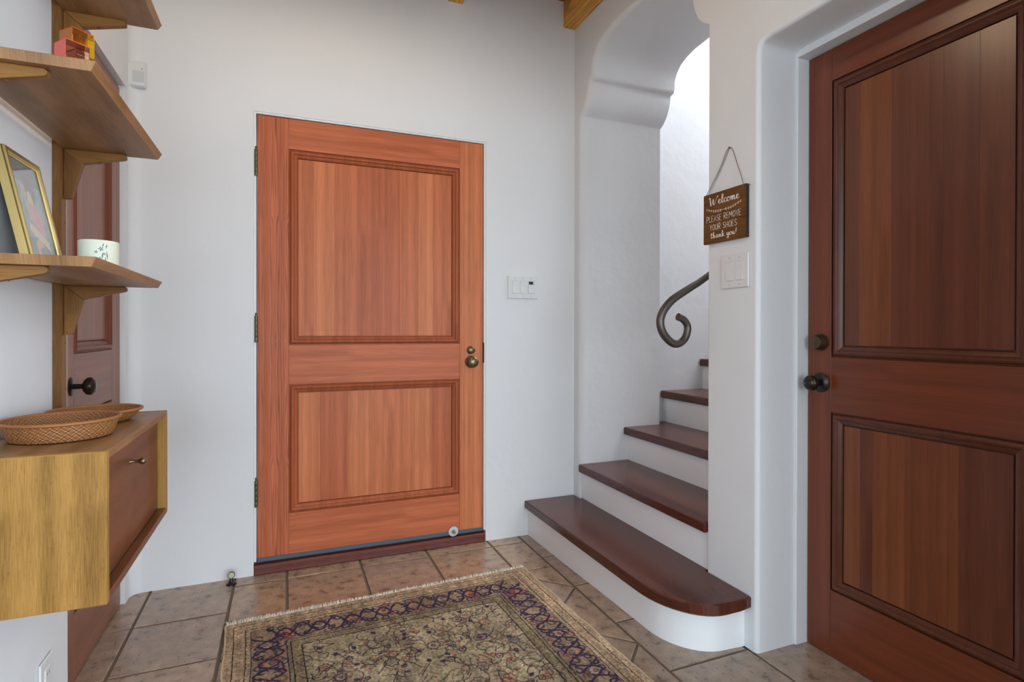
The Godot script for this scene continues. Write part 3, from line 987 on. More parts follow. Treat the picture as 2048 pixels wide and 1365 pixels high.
func build_cabinet() -> void:
	var t := thing("wall_cabinet", "hanging wooden cabinet with a drop front below the wall shelves", "cabinet")
	var x0 := -0.5785
	var x1 := -0.329
	var y0 := 0.572
	var y1 := 0.877
	var z0 := -1.931
	var z1 := -1.323
	var p := 0.018
	var g := G.new()
	# panels mitred at the front: each front edge splays back to the door
	g.cbox(Vector3(x0, y0, z1 - p), Vector3(x1, y1, z1), 0.0015)
	part(t, "side_panel", g, M.shelf_gold_lit, 1, roff())
	g = G.new()
	g.cbox(Vector3(x0, y0, z0), Vector3(x1, y1, z0 + p), 0.0015)
	part(t, "side_panel", g, M.shelf_gold_lit, 1, roff())
	g = G.new()
	g.cbox(Vector3(x0, y1 - p, z0 + p + 0.0003), Vector3(x1 - 0.0005, y1 - 0.0004, z1 - p - 0.0003), 0.0012)
	part(t, "top_panel", g, M.shelf, 2, roff())
	g = G.new()
	g.cbox(Vector3(x0, y0 + 0.0004, z0 + p + 0.0003), Vector3(x1 - 0.0005, y0 + p, z1 - p - 0.0003), 0.0012)
	part(t, "bottom_panel", g, M.shelf_red_dim, 2, roff())
	g = G.new()
	g.box(Vector3(x0, y0 + p, z0 + p), Vector3(x0 + 0.008, y1 - p, z1 - p))
	part(t, "back_panel", g, M.shelf, 2, roff())
	var dn := Node3D.new()
	dn.name = "drop_door"
	t.add_child(dn, true)
	var xf := -0.3505
	var split := 0.80
	g = G.new()
	g.cbox(Vector3(xf - 0.018, y0 + p + 0.002, z0 + p + 0.002), Vector3(xf, y1 - p - 0.002, z1 - p - 0.002), 0.001)
	part(dn, "front", g, M.shelf_red_dim, 2, roff())
	g = gx(basis_of(Vector3(0, 0, -1), Vector3(1, 0, 0), Vector3(0, -1, 0), Vector3(xf, 0.797, -1.60)))
	g.lathe(v2([0.0, 0.0, 0.0055, 0.0, 0.005, 0.002, 0.0038, 0.004, 0.0036, 0.016, 0.0048, 0.019, 0.0075, 0.022, 0.0085, 0.026, 0.0075, 0.030, 0.0045, 0.0328, 0.0, 0.0335]), 20)
	part(dn, "knob", g, M.brass_old)

func weave_tex() -> ImageTexture:
	var im := Image.create_empty(64, 64, false, Image.FORMAT_RGB8)
	for y in 64:
		for x in 64:
			var row := y / 16
			var ph := (x + (row % 2) * 16) % 32
			var t := sin(PI * (y % 16 + 0.5) / 16.0) * (0.35 + 0.65 * sin(PI * (ph + 0.5) / 32.0))
			im.set_pixel(x, y, c8(88, 50, 24).lerp(c8(196, 138, 80), t))
	return tex(im)

func basket(label: String, at: Vector3, r: float, h: float, flare: float, wm: Material) -> void:
	var b := thing("basket", label, "basket", at, "woven baskets on the cabinet")
	var segs := 200
	var rows := 18
	var fn := func(out: bool) -> G:
		var g := G.new()
		var pts: Array = []
		for k in rows + 1:
			var s := float(k) / rows
			var ring: Array = []
			for j in segs + 1:
				var a := TAU * j / segs
				var st := sin(a * 50.0 + (PI if (k / 2) % 2 == 0 else 0.0)) * 0.0011 + sin(PI * k) * 0.0
				var rad := r - flare * (1.0 - s) - flare * 0.35 * pow(1.0 - s, 3.0) + (st if out else st - 0.0035)
				ring.append(Vector3(cos(a) * rad, 0.002 + s * h, -sin(a) * rad))
			pts.append(ring)
		for k in rows:
			for j in segs:
				var q := [pts[k][j], pts[k][j + 1], pts[k + 1][j + 1], pts[k + 1][j]]
				if not out:
					q.reverse()
				g.quad(q[0], q[1], q[2], q[3])
		for t in range(0, g.v.size()):
			var p := g.v[t]
			g.u.append(Vector2(fposmod(atan2(-p.z, p.x) / TAU, 1.0), (p.y - 0.002) / h))
		# mend the seam of the angle
		for t in range(0, g.u.size(), 3):
			var hi := maxf(g.u[t].x, maxf(g.u[t + 1].x, g.u[t + 2].x))
			for s in 3:
				if hi - g.u[t + s].x > 0.5:
					g.u[t + s].x += 1.0
		return g
	part(b, "wall_outside", fn.call(true), wm)
	part(b, "wall_inside", fn.call(false), wm)
	var rb := r - flare * 1.35
	var g := G.new()
	var rings := 12
	for k in rings:
		var ra := rb * k / rings
		var rc := rb * (k + 1) / rings
		for j in 48:
			var a0 := TAU * j / 48
			var a1 := TAU * (j + 1) / 48
			for yy: Array in [[0.004, 1.0], [0.0005, -1.0]]:
				var q := [Vector3(cos(a0) * ra, yy[0], -sin(a0) * ra), Vector3(cos(a0) * rc, yy[0], -sin(a0) * rc), Vector3(cos(a1) * rc, yy[0], -sin(a1) * rc), Vector3(cos(a1) * ra, yy[0], -sin(a1) * ra)]
				var nn := Vector3(0, yy[1], 0)
				if yy[1] > 0:
					g.tri(q[0], q[1], q[2], nn, nn, nn)
					g.tri(q[0], q[2], q[3], nn, nn, nn)
				else:
					g.tri(q[2], q[1], q[0], nn, nn, nn)
					g.tri(q[3], q[2], q[0], nn, nn, nn)
	for p in g.v:
		g.u.append(Vector2(p.x * 3.2, p.z * 36.0))
	part(b, "base", g, wm)
	# rolled rim
	var ring := PackedVector3Array()
	for j in 97:
		var a := TAU * j / 96
		ring.append(Vector3(cos(a) * (r + 0.001), h + 0.003, -sin(a) * (r + 0.001)))
	g = G.new()
	g.tube(ring, PackedFloat32Array([0.0048]), 10, 0.8)
	part(b, "rim", g, M.rattan_rim)

func painting_tex() -> ImageTexture:
	var w := 192
	var h := 288
	var im := Image.create_empty(w, h, false, Image.FORMAT_RGB8)
	var a := noise_bytes(w, h, 0.02, 301, 1, 4)
	var b := noise_bytes(w, h, 0.05, 302, 2, 3)
	for y in h:
		for x in w:
			var t := a[y * w + x] / 255.0
			var c := c8(84, 122, 134).lerp(c8(160, 182, 174), t)
			if y < 60:
				c = c.lerp(c8(96, 92, 98), 0.6)
			if y > 215:
				c = c.lerp(c8(78, 88, 104), 0.7)
			var wob := (b[y * w + x] - 128) * 0.06
			var X := x + wob
			var Y := y + wob
			var lt := b[y * w + x] / 255.0
			# loose patches of colour: dark crown, cream strips, a pink cloth shape, an ochre ring
			if pow((X - 104) / 30.0, 2) + pow((Y - 78) / 34.0, 2) < 1.0:
				c = c8(92, 70, 78).lerp(c8(150, 120, 110), lt)
			if absf(X - (62 + 0.10 * (Y - 60))) < 11 and Y > 66 and Y < 168:
				c = c8(222, 200, 160).lerp(c8(180, 150, 124), lt)
			if pow((X - 98) / 15.0, 2) + pow((Y - 104) / 24.0, 2) < 1.0:
				c = c8(226, 200, 158)
			if pow((X - 112 - 0.12 * (Y - 160)) / 38.0, 2) + pow((Y - 164) / 50.0, 2) < 1.0:
				c = c8(232, 164, 166).lerp(c8(196, 120, 132), lt)
			if absf(Y - (190 + 0.40 * (X - 60))) < 14 and X > 48 and X < 160:
				c = c8(228, 212, 170).lerp(c8(200, 176, 134), lt * 0.6)
			if pow((X - 92) / 30.0, 2) + pow((Y - 246) / 28.0, 2) < 1.0 and pow((X - 102) / 19.0, 2) + pow((Y - 256) / 22.0, 2) > 1.0:
				c = c8(222, 158, 98)
			im.set_pixel(x, y, c)
	return tex(im)

func build_shelf_things() -> void:
	var wm := plain(Color.WHITE, 0.5)
	wm.albedo_texture = weave_tex()
	wm.uv1_scale = Vector3(44, 3, 1)
	M.rattan_rim = plain(c8(158, 100, 54), 0.5)
	basket("larger round woven basket at the front of the cabinet top", Vector3(-0.466, 0.877, -1.537), 0.106, 0.038, 0.0105, wm)
	basket("shallow woven basket behind the larger one on the cabinet", Vector3(-0.463, 0.877, -1.766), 0.100, 0.027, 0.019, wm)
	# framed picture that leans on the wall; local x along the shelf, z out of the picture
	var lean := 0.207
	var f := thing("picture_frame", "gold framed small picture leaning against the wall on the shelf", "picture", Vector3(-0.5195, 1.2622, -1.56))
	f.transform.basis = Basis(Vector3(0, 1, 0), PI / 2) * Basis(Vector3(1, 0, 0), -lean)
	var w := 0.192
	var h := 0.272
	var g := G.new()
	g.frame_loft(Rect2(0, 0, w, h), [[0.0, -0.024], [0.0, -0.0075], [0.0012, -0.0072], [0.0012, -0.0045], [0.0, -0.004], [0.0, -0.001], [0.002, 0.0], [0.010, -0.0005], [0.012, -0.003], [0.0135, -0.003], [0.015, -0.006]])
	part(f, "frame", g, M.gold)
	g = G.new()
	g.frame_loft(Rect2(-0.0004, -0.0004, w + 0.0008, h + 0.0008), [[0.0, -0.0068], [0.0, -0.0048]])
	part(f, "frame_groove", g, M.gold_dark)
	g = G.new()
	g.box(Vector3(0.002, 0.002, -0.0235), Vector3(w - 0.002, h - 0.002, -0.016))
	part(f, "backing", g, M.backing)
	g = G.new()
	g.quad(Vector3(0.013, 0.013, -0.009), Vector3(w - 0.013, 0.013, -0.009), Vector3(w - 0.013, h - 0.013, -0.009), Vector3(0.013, h - 0.013, -0.009))
	g.u = PackedVector2Array([Vector2(0, 1), Vector2(1, 0), Vector2(1, 1), Vector2(0, 1), Vector2(0, 0), Vector2(1, 0)])
	var pm := plain(Color.WHITE, 0.7)
	pm.albedo_texture = painting_tex()
	part(f, "print", g, pm)
	g = G.new()
	g.box(Vector3(0.013, 0.013, -0.0075), Vector3(w - 0.013, h - 0.013, -0.0060))
	part(f, "glass", g, M.glass)
	# candle in frosted glass with a printed flower
	var c := thing("candle_jar", "pale frosted glass candle jar with a dark flower print", "candle", Vector3(-0.444, 1.2622, -1.72))
	g = G.new()
	g.lathe(v2([0.0, 0.0, 0.040, 0.0, 0.0425, 0.002, 0.0435, 0.006, 0.0435, 0.0795, 0.0425, 0.081, 0.041, 0.0795, 0.0405, 0.068]), 48)
	var jm := plain(c8(226, 230, 212), 0.45)
	jm.backlight_enabled = true
	jm.backlight = Color(0.25, 0.25, 0.22)
	part(c, "glass", g, jm)
	g = G.new()
	g.lathe(v2([0.0405, 0.064, 0.02, 0.0645, 0.0, 0.0645]), 40)
	part(c, "wax", g, plain(c8(236, 232, 214), 0.5))
	var ink := plain(c8(70, 92, 104), 0.6)
	var fl := G.new()
	var onjar := func(px: float, py: float) -> Vector3:
		var a := 0.35 + px / 0.0435
		return Vector3(sin(a) * 0.0438, py, cos(a) * 0.0438)
	for q: Array in [[0.0, 0.058, 0.0065], [-0.010, 0.050, 0.0045], [0.007, 0.046, 0.004], [-0.002, 0.036, 0.003]]:
		for k in 5:
			var a = TAU * k / 5 + q[2] * 300.0
			var c0: Vector3 = onjar.call(q[0], q[1])
			var t1: Vector3 = onjar.call(q[0] + cos(a - 0.35) * q[2] * 0.6, q[1] + sin(a - 0.35) * q[2] * 0.6)
			var t2: Vector3 = onjar.call(q[0] + cos(a) * q[2], q[1] + sin(a) * q[2])
			var t3: Vector3 = onjar.call(q[0] + cos(a + 0.35) * q[2] * 0.6, q[1] + sin(a + 0.35) * q[2] * 0.6)
			fl.ftri(c0, t1, t2)
			fl.ftri(c0, t2, t3)
	for q: Array in [[0.003, 0.062, 0.006, 0.074], [0.010, 0.058, 0.013, 0.072], [0.002, 0.030, 0.004, 0.052], [0.010, 0.020, 0.009, 0.040], [0.014, 0.030, 0.012, 0.055]]:
		var a: Vector3 = onjar.call(q[0], q[1])
		var b: Vector3 = onjar.call((q[0] + q[2]) / 2 + 0.0012, (q[1] + q[3]) / 2)
		var d: Vector3 = onjar.call(q[2], q[3])
		var e: Vector3 = onjar.call((q[0] + q[2]) / 2 - 0.0012, (q[1] + q[3]) / 2)
		fl.quad(a, b, d, e)
	part(c, "flower_print", fl, ink)
	# dichroic acrylic cubes
	var cube := func(label: String, at: Vector3, turn: float, top: Color, fa: Color, fb: Color, core: Color) -> void:
		var o := thing("acrylic_cube", label, "cube", at, "acrylic cubes on the shelf")
		o.rotation.y = turn
		var gm := plain(Color(core.r, core.g, core.b, 0.0), 0.02)
		gm.refraction_enabled = true
		gm.refraction_scale = 0.05
		gm.transparency = BaseMaterial3D.TRANSPARENCY_ALPHA
		var s := 0.021
		var q := G.new()
		q.cbox(Vector3(-s, 0, -s), Vector3(s, 0.049, s), 0.0012)
		part(o, "block", q, gm)
		for e: Array in [[top, Vector3(-s, 0.0492, -s), Vector3(s, 0.0502, s)], [fa, Vector3(-s - 0.0008, 0.001, -s), Vector3(-s - 0.0002, 0.048, s)], [fb, Vector3(s + 0.0002, 0.001, -s), Vector3(s + 0.0008, 0.048, s)]]:
			q = G.new()
			q.box(e[1], e[2])
			var fm := plain(Color(e[0].r, e[0].g, e[0].b, 0.75), 0.3)
			fm.transparency = BaseMaterial3D.TRANSPARENCY_ALPHA
			part(o, "film", q, fm)
	cube.call("salmon and green translucent acrylic cube in front", Vector3(-0.402, 1.6467, -1.386), 0.72, c8(255, 120, 70), c8(244, 110, 100), c8(80, 150, 90), c8(255, 196, 160))
	cube.call("reddish acrylic cube under the yellow one", Vector3(-0.412, 1.6467, -1.447), 0.80, c8(190, 90, 60), c8(180, 90, 70), c8(170, 80, 60), c8(200, 120, 90))
	cube.call("yellow and orange acrylic cube on top of another", Vector3(-0.411, 1.6980, -1.446), 0.80, c8(255, 80, 0), c8(190, 110, 30), c8(255, 190, 0), c8(255, 184, 10))

# ---------------------------------------------------------------- rug
func rug_tex() -> ImageTexture:
	var w := 800
	var h := 1120
	var W := 1.238
	var H := 1.733
	var px := w / W
	var im := Image.create_empty(w, h, false, Image.FORMAT_RGB8)
	var a := noise_bytes(w, h, 0.006, 401, 1, 4)
	var b := noise_bytes(w, h, 0.10, 402, 1, 3)
	var c := noise_bytes(w, h, 0.03, 403, 4, 3)
	var field := c8(176, 160, 128)
	var tan_ := c8(192, 164, 132)
	var navy := c8(60, 50, 74)
	var o := PackedByteArray()
	o.resize(w * h * 3)
	for y in h:
		for x in w:
			var i := y * w + x
			var wb := (b[i] - 128) * 0.012 + (a[i] - 128) * 0.02
			var d := minf(minf(x, w - 1 - x), minf(y, h - 1 - y)) / px * 1000.0 + wb
			var col := field
			if d < 82.0:
				col = tan_
				if d < 9.0:
					col = c8(190, 164, 132)
				if absf(d - 28.0) < 1.4 or absf(d - 66.0) < 1.4:
					col = c8(52, 44, 46)
			elif d < 84.5:
				col = navy
			elif d < 196.0:
				col = c8(164, 140, 112)
			elif d < 199.0:
				col = navy
			elif d < 250.0:
				col = c8(152, 136, 106)
				if absf(d - 212.0) < 1.6 or absf(d - 246.0) < 1.6:
					col = c8(40, 36, 40)
			var s := 0.80 + 0.24 * a[i] / 255.0 + 0.22 * (b[i] / 255.0 - 0.5) + 0.16 * (c[i] / 255.0 - 0.5)
			o[i * 3] = int(clampf(col.r * 255 * s, 0, 255))
			o[i * 3 + 1] = int(clampf(col.g * 255 * s, 0, 255))
			o[i * 3 + 2] = int(clampf(col.b * 255 * s, 0, 255))
	im.set_data(w, h, false, Image.FORMAT_RGB8, o)
	var r := RandomNumberGenerator.new()
	r.seed = 99
	var dot := func(cx: float, cy: float, rad: float, col: Color, al: float) -> void:
		for yy in range(int(cy - rad), int(cy + rad) + 1):
			for xx in range(int(cx - rad), int(cx + rad) + 1):
				if xx >= 0 and yy >= 0 and xx < w and yy < h and Vector2(xx - cx, yy - cy).length() <= rad + r.randf() * 0.6 - 0.3:
					im.set_pixel(xx, yy, im.get_pixel(xx, yy).lerp(col, al * (0.75 + 0.25 * r.randf())))
	var stroke := func(pts: PackedVector2Array, rad: float, col: Color, al: float) -> void:
		for k in pts.size() - 1:
			var n := int(ceil(pts[k].distance_to(pts[k + 1]) / maxf(rad, 0.7)))
			for s in n:
				var p := pts[k].lerp(pts[k + 1], float(s) / n)
				dot.call(p.x + r.randf() - 0.5, p.y + r.randf() - 0.5, rad, col, al)
	var salmon := c8(178, 118, 92)
	var red := c8(158, 62, 50)
	var sage := c8(124, 130, 112)
	var ink := c8(46, 40, 46)
	var pink := c8(182, 146, 124)
	# rosette: ring of petals with outline
	var rosette := func(cx: float, cy: float, R: float, petals: int, col: Color, line: Color, heart: Color) -> void:
		for k in petals:
			var t := TAU * k / petals
			dot.call(cx + cos(t) * R * 0.62, cy + sin(t) * R * 0.62, R * 0.30, col, 0.55)
		var ring := PackedVector2Array()
		for k in petals * 6 + 1:
			var t := TAU * k / (petals * 6)
			var q := R * (0.86 + 0.13 * cos(t * petals) + r.randf_range(-0.05, 0.05))
			ring.append(Vector2(cx + cos(t) * q, cy + sin(t) * q))
		stroke.call(ring, 1.2, line, 0.7)
		dot.call(cx, cy, R * 0.30, heart, 0.9)
		stroke.call(PackedVector2Array([Vector2(cx - R * 0.3, cy), Vector2(cx, cy - R * 0.3), Vector2(cx + R * 0.3, cy), Vector2(cx, cy + R * 0.3), Vector2(cx - R * 0.3, cy)]), 0.8, line, 0.7)
	# main border: walk round the rug
	var mid := 0.140 * px
	var lens := [w - 2 * mid, h - 2 * mid, w - 2 * mid, h - 2 * mid]
	for side in 4:
		var L: float = lens[side]
		var n := int(round(L / (0.118 * px)))
		for k in n:
			var t := (k + 0.5) / n * L
			var at := func(along: float, across: float) -> Vector2:
				match side:
					0: return Vector2(mid + along, mid + across)
					1: return Vector2(w - mid - across, mid + along)
					2: return Vector2(w - mid - along, h - mid - across)
				return Vector2(mid + across, h - mid - along)
			var step := L / n
			var p: Vector2 = at.call(t, (6.0 if k % 2 == 0 else -6.0))
			rosette.call(p.x, p.y, 26.0 if k % 2 == 0 else 19.0, 11, salmon if k % 2 == 0 else pink, navy, sage if k % 3 else red)
			# scrolling vine, curled leaves and buds in dark purple
			for sg: float in [-1.0, 1.0]:
				var vine := PackedVector2Array()
				for s in 25:
					var q := s / 24.0
					vine.append(at.call(t + (q - 0.5) * step, sg * (26.0 * cos(TAU * q + r.randf() * 0.25) + 5.0)))
				stroke.call(vine, 2.9, navy, 0.85)
				for hk in 4:
					var c0 := Vector2(t + (hk / 4.0 - 0.36) * step + r.randf_range(-5.0, 5.0), sg * r.randf_range(14.0, 30.0))
					var turn := r.randf() * TAU
					var curlv := PackedVector2Array()
					for s in 14:
						var q := s / 13.0
						var rad := 12.0 * (1.0 - 0.75 * q)
						curlv.append(at.call(c0.x + cos(turn + q * 5.5 * sg) * rad, clampf(c0.y + sin(turn + q * 5.5 * sg) * rad, -41.0, 41.0)))
					stroke.call(curlv, 2.6 - 0.5 * (hk % 2), navy if hk != 2 else c8(124, 82, 78), 0.8)
				var bud: Vector2 = at.call(t + step * 0.5, sg * 27.0)
				dot.call(bud.x, bud.y, 4.6, red if sg > 0 else salmon, 0.8)
				dot.call(bud.x + 3.0, bud.y - 2.0, 2.4, sage, 0.8)
		# small flowers in the two guard bands
		for dist: float in [0.047, 0.229]:
			var m2 := dist * px
			var lw := [w - 2 * m2, h - 2 * m2, w - 2 * m2, h - 2 * m2]
			var L2: float = lw[side]
			var n2 := int(L2 / (0.05 * px))
			for k in n2:
				var t := (k + 0.5) / n2 * L2
				var p := Vector2(m2 + t, m2)
				if side == 1:
					p = Vector2(w - m2, m2 + t)
				elif side == 2:
					p = Vector2(w - m2 - t, h - m2)
				elif side == 3:
					p = Vector2(m2, h - m2 - t)
				for e in 4:
					var q := p + Vector2.from_angle(PI / 4 + e * PI / 2) * 4.0
					dot.call(q.x, q.y, 1.7, navy if dist > 0.1 else c8(96, 72, 74), 0.6)
				dot.call(p.x, p.y, 1.3, salmon, 0.7)
	# field: scattered palmettes, flowers, curling stems
	var f0 := 0.262 * px
	for k in 900:
		var p := Vector2(r.randf_range(f0, w - f0), r.randf_range(f0, h - f0))
		var stem := PackedVector2Array()
		var dir := r.randf() * TAU
		var q := p
		var curl := r.randf_range(-0.28, 0.28)
		for s in 14:
			stem.append(q)
			dir += curl
			q += Vector2.from_angle(dir) * 3.6
		stroke.call(stem, 1.1, [ink, ink, navy, c8(104, 100, 84), c8(118, 84, 66)][k % 5], 0.7)
		for s in range(2, 13, 3):
			var e: Vector2 = stem[s] + Vector2.from_angle(r.randf() * TAU) * 5.0
			dot.call(e.x, e.y, r.randf_range(1.6, 3.2), [salmon, sage, navy, c8(176, 150, 120), c8(140, 92, 72)][(k + s) % 5], 0.6)
	for k in 150:
		var p := Vector2(r.randf_range(f0 + 14, w - f0 - 14), r.randf_range(f0 + 14, h - f0 - 14))
		rosette.call(p.x, p.y, r.randf_range(5.0, 19.0), 5 + k % 5, [salmon, c8(160, 128, 104), sage, c8(164, 104, 84), pink][k % 5], [navy, ink, c8(112, 66, 56), navy][k % 4], [red, sage, pink][k % 3])
	for k in 70:
		var p := Vector2(r.randf_range(f0, w - f0), r.randf_range(f0, h - f0))
		var dir := r.randf() * TAU
		for e in 5:
			var q := p + Vector2.from_angle(dir + e * 0.5 - 1.0) * 8.5
			stroke.call(PackedVector2Array([p, q]), 2.3, navy if k % 3 else c8(78, 62, 84), 0.8)
	for k in 60:
		dot.call(r.randf_range(f0, w - f0), r.randf_range(f0, h - f0), r.randf_range(2.5, 4.5), red, 0.85)
	# medallion in the middle
	rosette.call(w * 0.5, h * 0.5, 92.0, 12, c8(150, 96, 80), navy, sage)
	rosette.call(w * 0.5, h * 0.5, 54.0, 10, pink, navy, red)
	# worn, uneven knots
	var fin := im.get_data()
	for i in w * h:
		var s := 0.80 + 0.34 * b[i] / 255.0 + 0.16 * (c[i] / 255.0 - 0.5) + 0.08 * (r.randf() - 0.5)
		for e in 3:
			fin[i * 3 + e] = int(clampf(fin[i * 3 + e] * s, 0, 255))
	im.set_data(w, h, false, Image.FORMAT_RGB8, fin)
	return tex(im)

func build_rug() -> void:
	var rg := thing("rug", "worn oriental rug with floral field and dark purple border", "rug", Vector3(-0.208, 0.0, -2.327))
	rg.rotation.y = 0.0487
	var W := 1.238
	var H := 1.733
	var g := G.new()
	var nx := 80
	var nz := 112
	var f := FastNoiseLite.new()
	f.seed = 3
	f.frequency = 3.2
	var P := func(i: int, j: int) -> Vector3:
		var s := float(i) / nx
		var t := float(j) / nz
		var edge := f.get_noise_2d(t * 3.0, 7.0) * 0.008 * (s * 2.0 - 1.0)
		return Vector3(s * W + edge * absf(s * 2 - 1), 0.0085 + 0.0012 * f.get_noise_2d(s * W * 3.0, t * H * 3.0), t * H)
	for i in nx:
		for j in nz:
			var p := [P.call(i, j), P.call(i, j + 1), P.call(i + 1, j + 1), P.call(i + 1, j)]
			g.quad(p[0], p[1], p[2], p[3])
	for t in g.v.size():
		g.u.append(Vector2(clampf(g.v[t].x / W, 0.002, 0.998), clampf(g.v[t].z / H, 0.002, 0.998)))
	var m := plain(Color.WHITE, 0.95, 0.0, 0.2)
	m.albedo_texture = rug_tex()
	var hb := noise_bytes(512, 512, 0.35, 420, 1, 2)
	m.heightmap_enabled = true
	m.heightmap_texture = tex(Image.create_from_data(512, 512, false, Image.FORMAT_L8, hb))
	m.heightmap_scale = 0.12
	part(rg, "pile", g, m)
	# bound edge
	for sd in 2:
		g = G.new()
		for i in nx:
			var e: Array = [[i, 0, i + 1, 0], [i + 1, nz, i, nz]][sd]
			var a: Vector3 = P.call(e[0], e[1])
			var b: Vector3 = P.call(e[2], e[3])
			g.quad(b, Vector3(b.x, 0.0005, b.z), Vector3(a.x, 0.0005, a.z), a)
		part(rg, "edge", g, M.fringe)
	for sd in 2:
		var line := PackedVector3Array()
		for j in nz + 1:
			var a: Vector3 = P.call(nx * sd, j)
			line.append(Vector3(a.x, 0.0055, a.z))
		g = G.new()
		g.tube(line, PackedFloat32Array([0.0042]), 8)
		part(rg, "selvage", g, plain(c8(196, 176, 146), 0.95))
	# fringe of knotted ends
	var r := RandomNumberGenerator.new()
	r.seed = 21
	for e in 2:
		g = G.new()
		for k in 700:
			var x := W * (k + r.randf()) / 700.0
			var z0 := 0.002 if e == 0 else H - 0.002
			var sgn := -1.0 if e == 0 else 1.0
			var ln := r.randf_range(0.016, 0.032) * (1.3 if x < 0.45 else 0.95)
			var bend := r.randf_range(-0.010, 0.012)
			var hi := r.randf_range(0.002, 0.012)
			g.tube(PackedVector3Array([Vector3(x, 0.005, z0), Vector3(x + bend * 0.3, 0.004 + hi, z0 + sgn * ln * 0.4), Vector3(x + bend * 0.8, 0.003 + hi * 0.7, z0 + sgn * ln * 0.8), Vector3(x + bend * 1.3, 0.0015, z0 + sgn * ln)]), PackedFloat32Array([0.0017, 0.0016, 0.0013, 0.0008]), 4)
		var fr := part(rg, "fringe", g, M.fringe)
		fr.set_meta("kind", "stuff")

# ---------------------------------------------------------------- small things on walls and floor
const SCRIPT := {
	"W": [1.95, [[0.0, 1.75, 0.14, 2.0, 0.28, 1.5, 0.36, 0.15, 0.5, 0.05, 0.78, 0.9, 0.9, 1.45, 0.96, 0.2, 1.1, 0.05, 1.45, 0.9, 1.68, 1.7, 1.86, 2.0, 1.8, 1.7]]],
	"e": [0.62, [[0.0, 0.4, 0.32, 0.55, 0.45, 0.85, 0.28, 1.0, 0.1, 0.7, 0.12, 0.18, 0.34, 0.0, 0.66, 0.32]]],
	"l": [0.52, [[0.0, 0.3, 0.3, 1.2, 0.42, 1.85, 0.28, 2.05, 0.16, 1.3, 0.18, 0.15, 0.34, 0.0, 0.56, 0.3]]],
	"c": [0.60, [[0.5, 0.82, 0.32, 1.0, 0.1, 0.7, 0.12, 0.18, 0.34, 0.0, 0.64, 0.3]]],
	"o": [0.72, [[0.36, 1.0, 0.1, 0.75, 0.12, 0.16, 0.34, 0.0, 0.56, 0.3, 0.52, 0.85, 0.34, 1.0, 0.52, 0.8, 0.76, 0.85]]],
	"m": [1.1, [[0.0, 0.8, 0.12, 1.0, 0.15, 0.0, 0.22, 0.6, 0.4, 1.0, 0.46, 0.0, 0.54, 0.6, 0.72, 1.0, 0.78, 0.15, 0.92, 0.0, 1.14, 0.3]]],
	"t": [0.62, [[0.26, 1.9, 0.16, 0.9, 0.18, 0.15, 0.36, 0.0, 0.62, 0.3], [-0.14, 1.35, 0.2, 1.42, 0.6, 1.3]]],
	"h": [0.86, [[0.0, 0.3, 0.26, 1.4, 0.32, 1.95, 0.18, 1.95, 0.12, 0.0, 0.22, 0.7, 0.42, 1.0, 0.5, 0.15, 0.62, 0.0, 0.88, 0.3]]],
	"a": [0.84, [[0.5, 0.9, 0.26, 1.0, 0.08, 0.5, 0.24, 0.0, 0.48, 0.5, 0.54, 1.0, 0.54, 0.15, 0.66, 0.0, 0.88, 0.3]]],
	"n": [0.86, [[0.0, 0.8, 0.12, 1.0, 0.15, 0.0, 0.26, 0.7, 0.44, 1.0, 0.5, 0.15, 0.64, 0.0, 0.88, 0.3]]],
	"k": [0.86, [[0.0, 0.3, 0.26, 1.5, 0.3, 1.95, 0.16, 1.95, 0.12, 0.0, 0.22, 0.6, 0.48, 1.0, 0.42, 0.66, 0.22, 0.54, 0.5, 0.05, 0.76, 0.25]]],
	"y": [0.78, [[0.0, 0.85, 0.1, 1.0, 0.14, 0.3, 0.3, 0.0, 0.5, 0.6, 0.56, 1.0, 0.52, -0.55, 0.34, -0.95, 0.18, -0.6, 0.8, 0.3]]],
	"u": [0.84, [[0.0, 0.85, 0.1, 1.0, 0.12, 0.2, 0.28, 0.0, 0.48, 0.6, 0.54, 1.0, 0.54, 0.15, 0.66, 0.0, 0.86, 0.3]]],
	"!": [0.4, [[0.3, 2.0, 0.24, 1.2, 0.2, 0.6], [0.16, 0.06, 0.18, 0.1, 0.2, 0.06]]],
	" ": [0.45, []],
}
const CAPS := {
	"P": [0.62, [[0, 0, 0, 1], [0, 1, 0.32, 1, 0.42, 0.78, 0.32, 0.52, 0, 0.48]]],
	"L": [0.55, [[0, 1, 0, 0, 0.38, 0]]],
	"E": [0.58, [[0.4, 1, 0, 1, 0, 0, 0.4, 0], [0, 0.52, 0.32, 0.52]]],
	"A": [0.66, [[0, 0, 0.24, 1, 0.46, 0], [0.08, 0.36, 0.4, 0.36]]],
	"S": [0.58, [[0.4, 0.88, 0.22, 1, 0.02, 0.82, 0.08, 0.58, 0.34, 0.42, 0.4, 0.18, 0.2, 0, 0, 0.12]]],
	"R": [0.64, [[0, 0, 0, 1, 0.3, 1, 0.42, 0.78, 0.3, 0.52, 0, 0.48], [0.14, 0.48, 0.44, 0]]],
	"M": [0.78, [[0, 0, 0.04, 1, 0.29, 0.35, 0.54, 1, 0.58, 0]]],
	"O": [0.66, [[0.24, 1, 0.02, 0.72, 0.02, 0.28, 0.24, 0, 0.46, 0.28, 0.46, 0.72, 0.24, 1]]],
	"V": [0.62, [[0, 1, 0.22, 0, 0.44, 1]]],
	"Y": [0.6, [[0, 1, 0.2, 0.5, 0.2, 0], [0.42, 1, 0.2, 0.5]]],
	"U": [0.64, [[0, 1, 0.01, 0.25, 0.2, 0, 0.42, 0.25, 0.44, 1]]],
	"H": [0.66, [[0, 0, 0, 1], [0.44, 0, 0.44, 1], [0, 0.5, 0.44, 0.5]]],
	" ": [0.42, []],
}

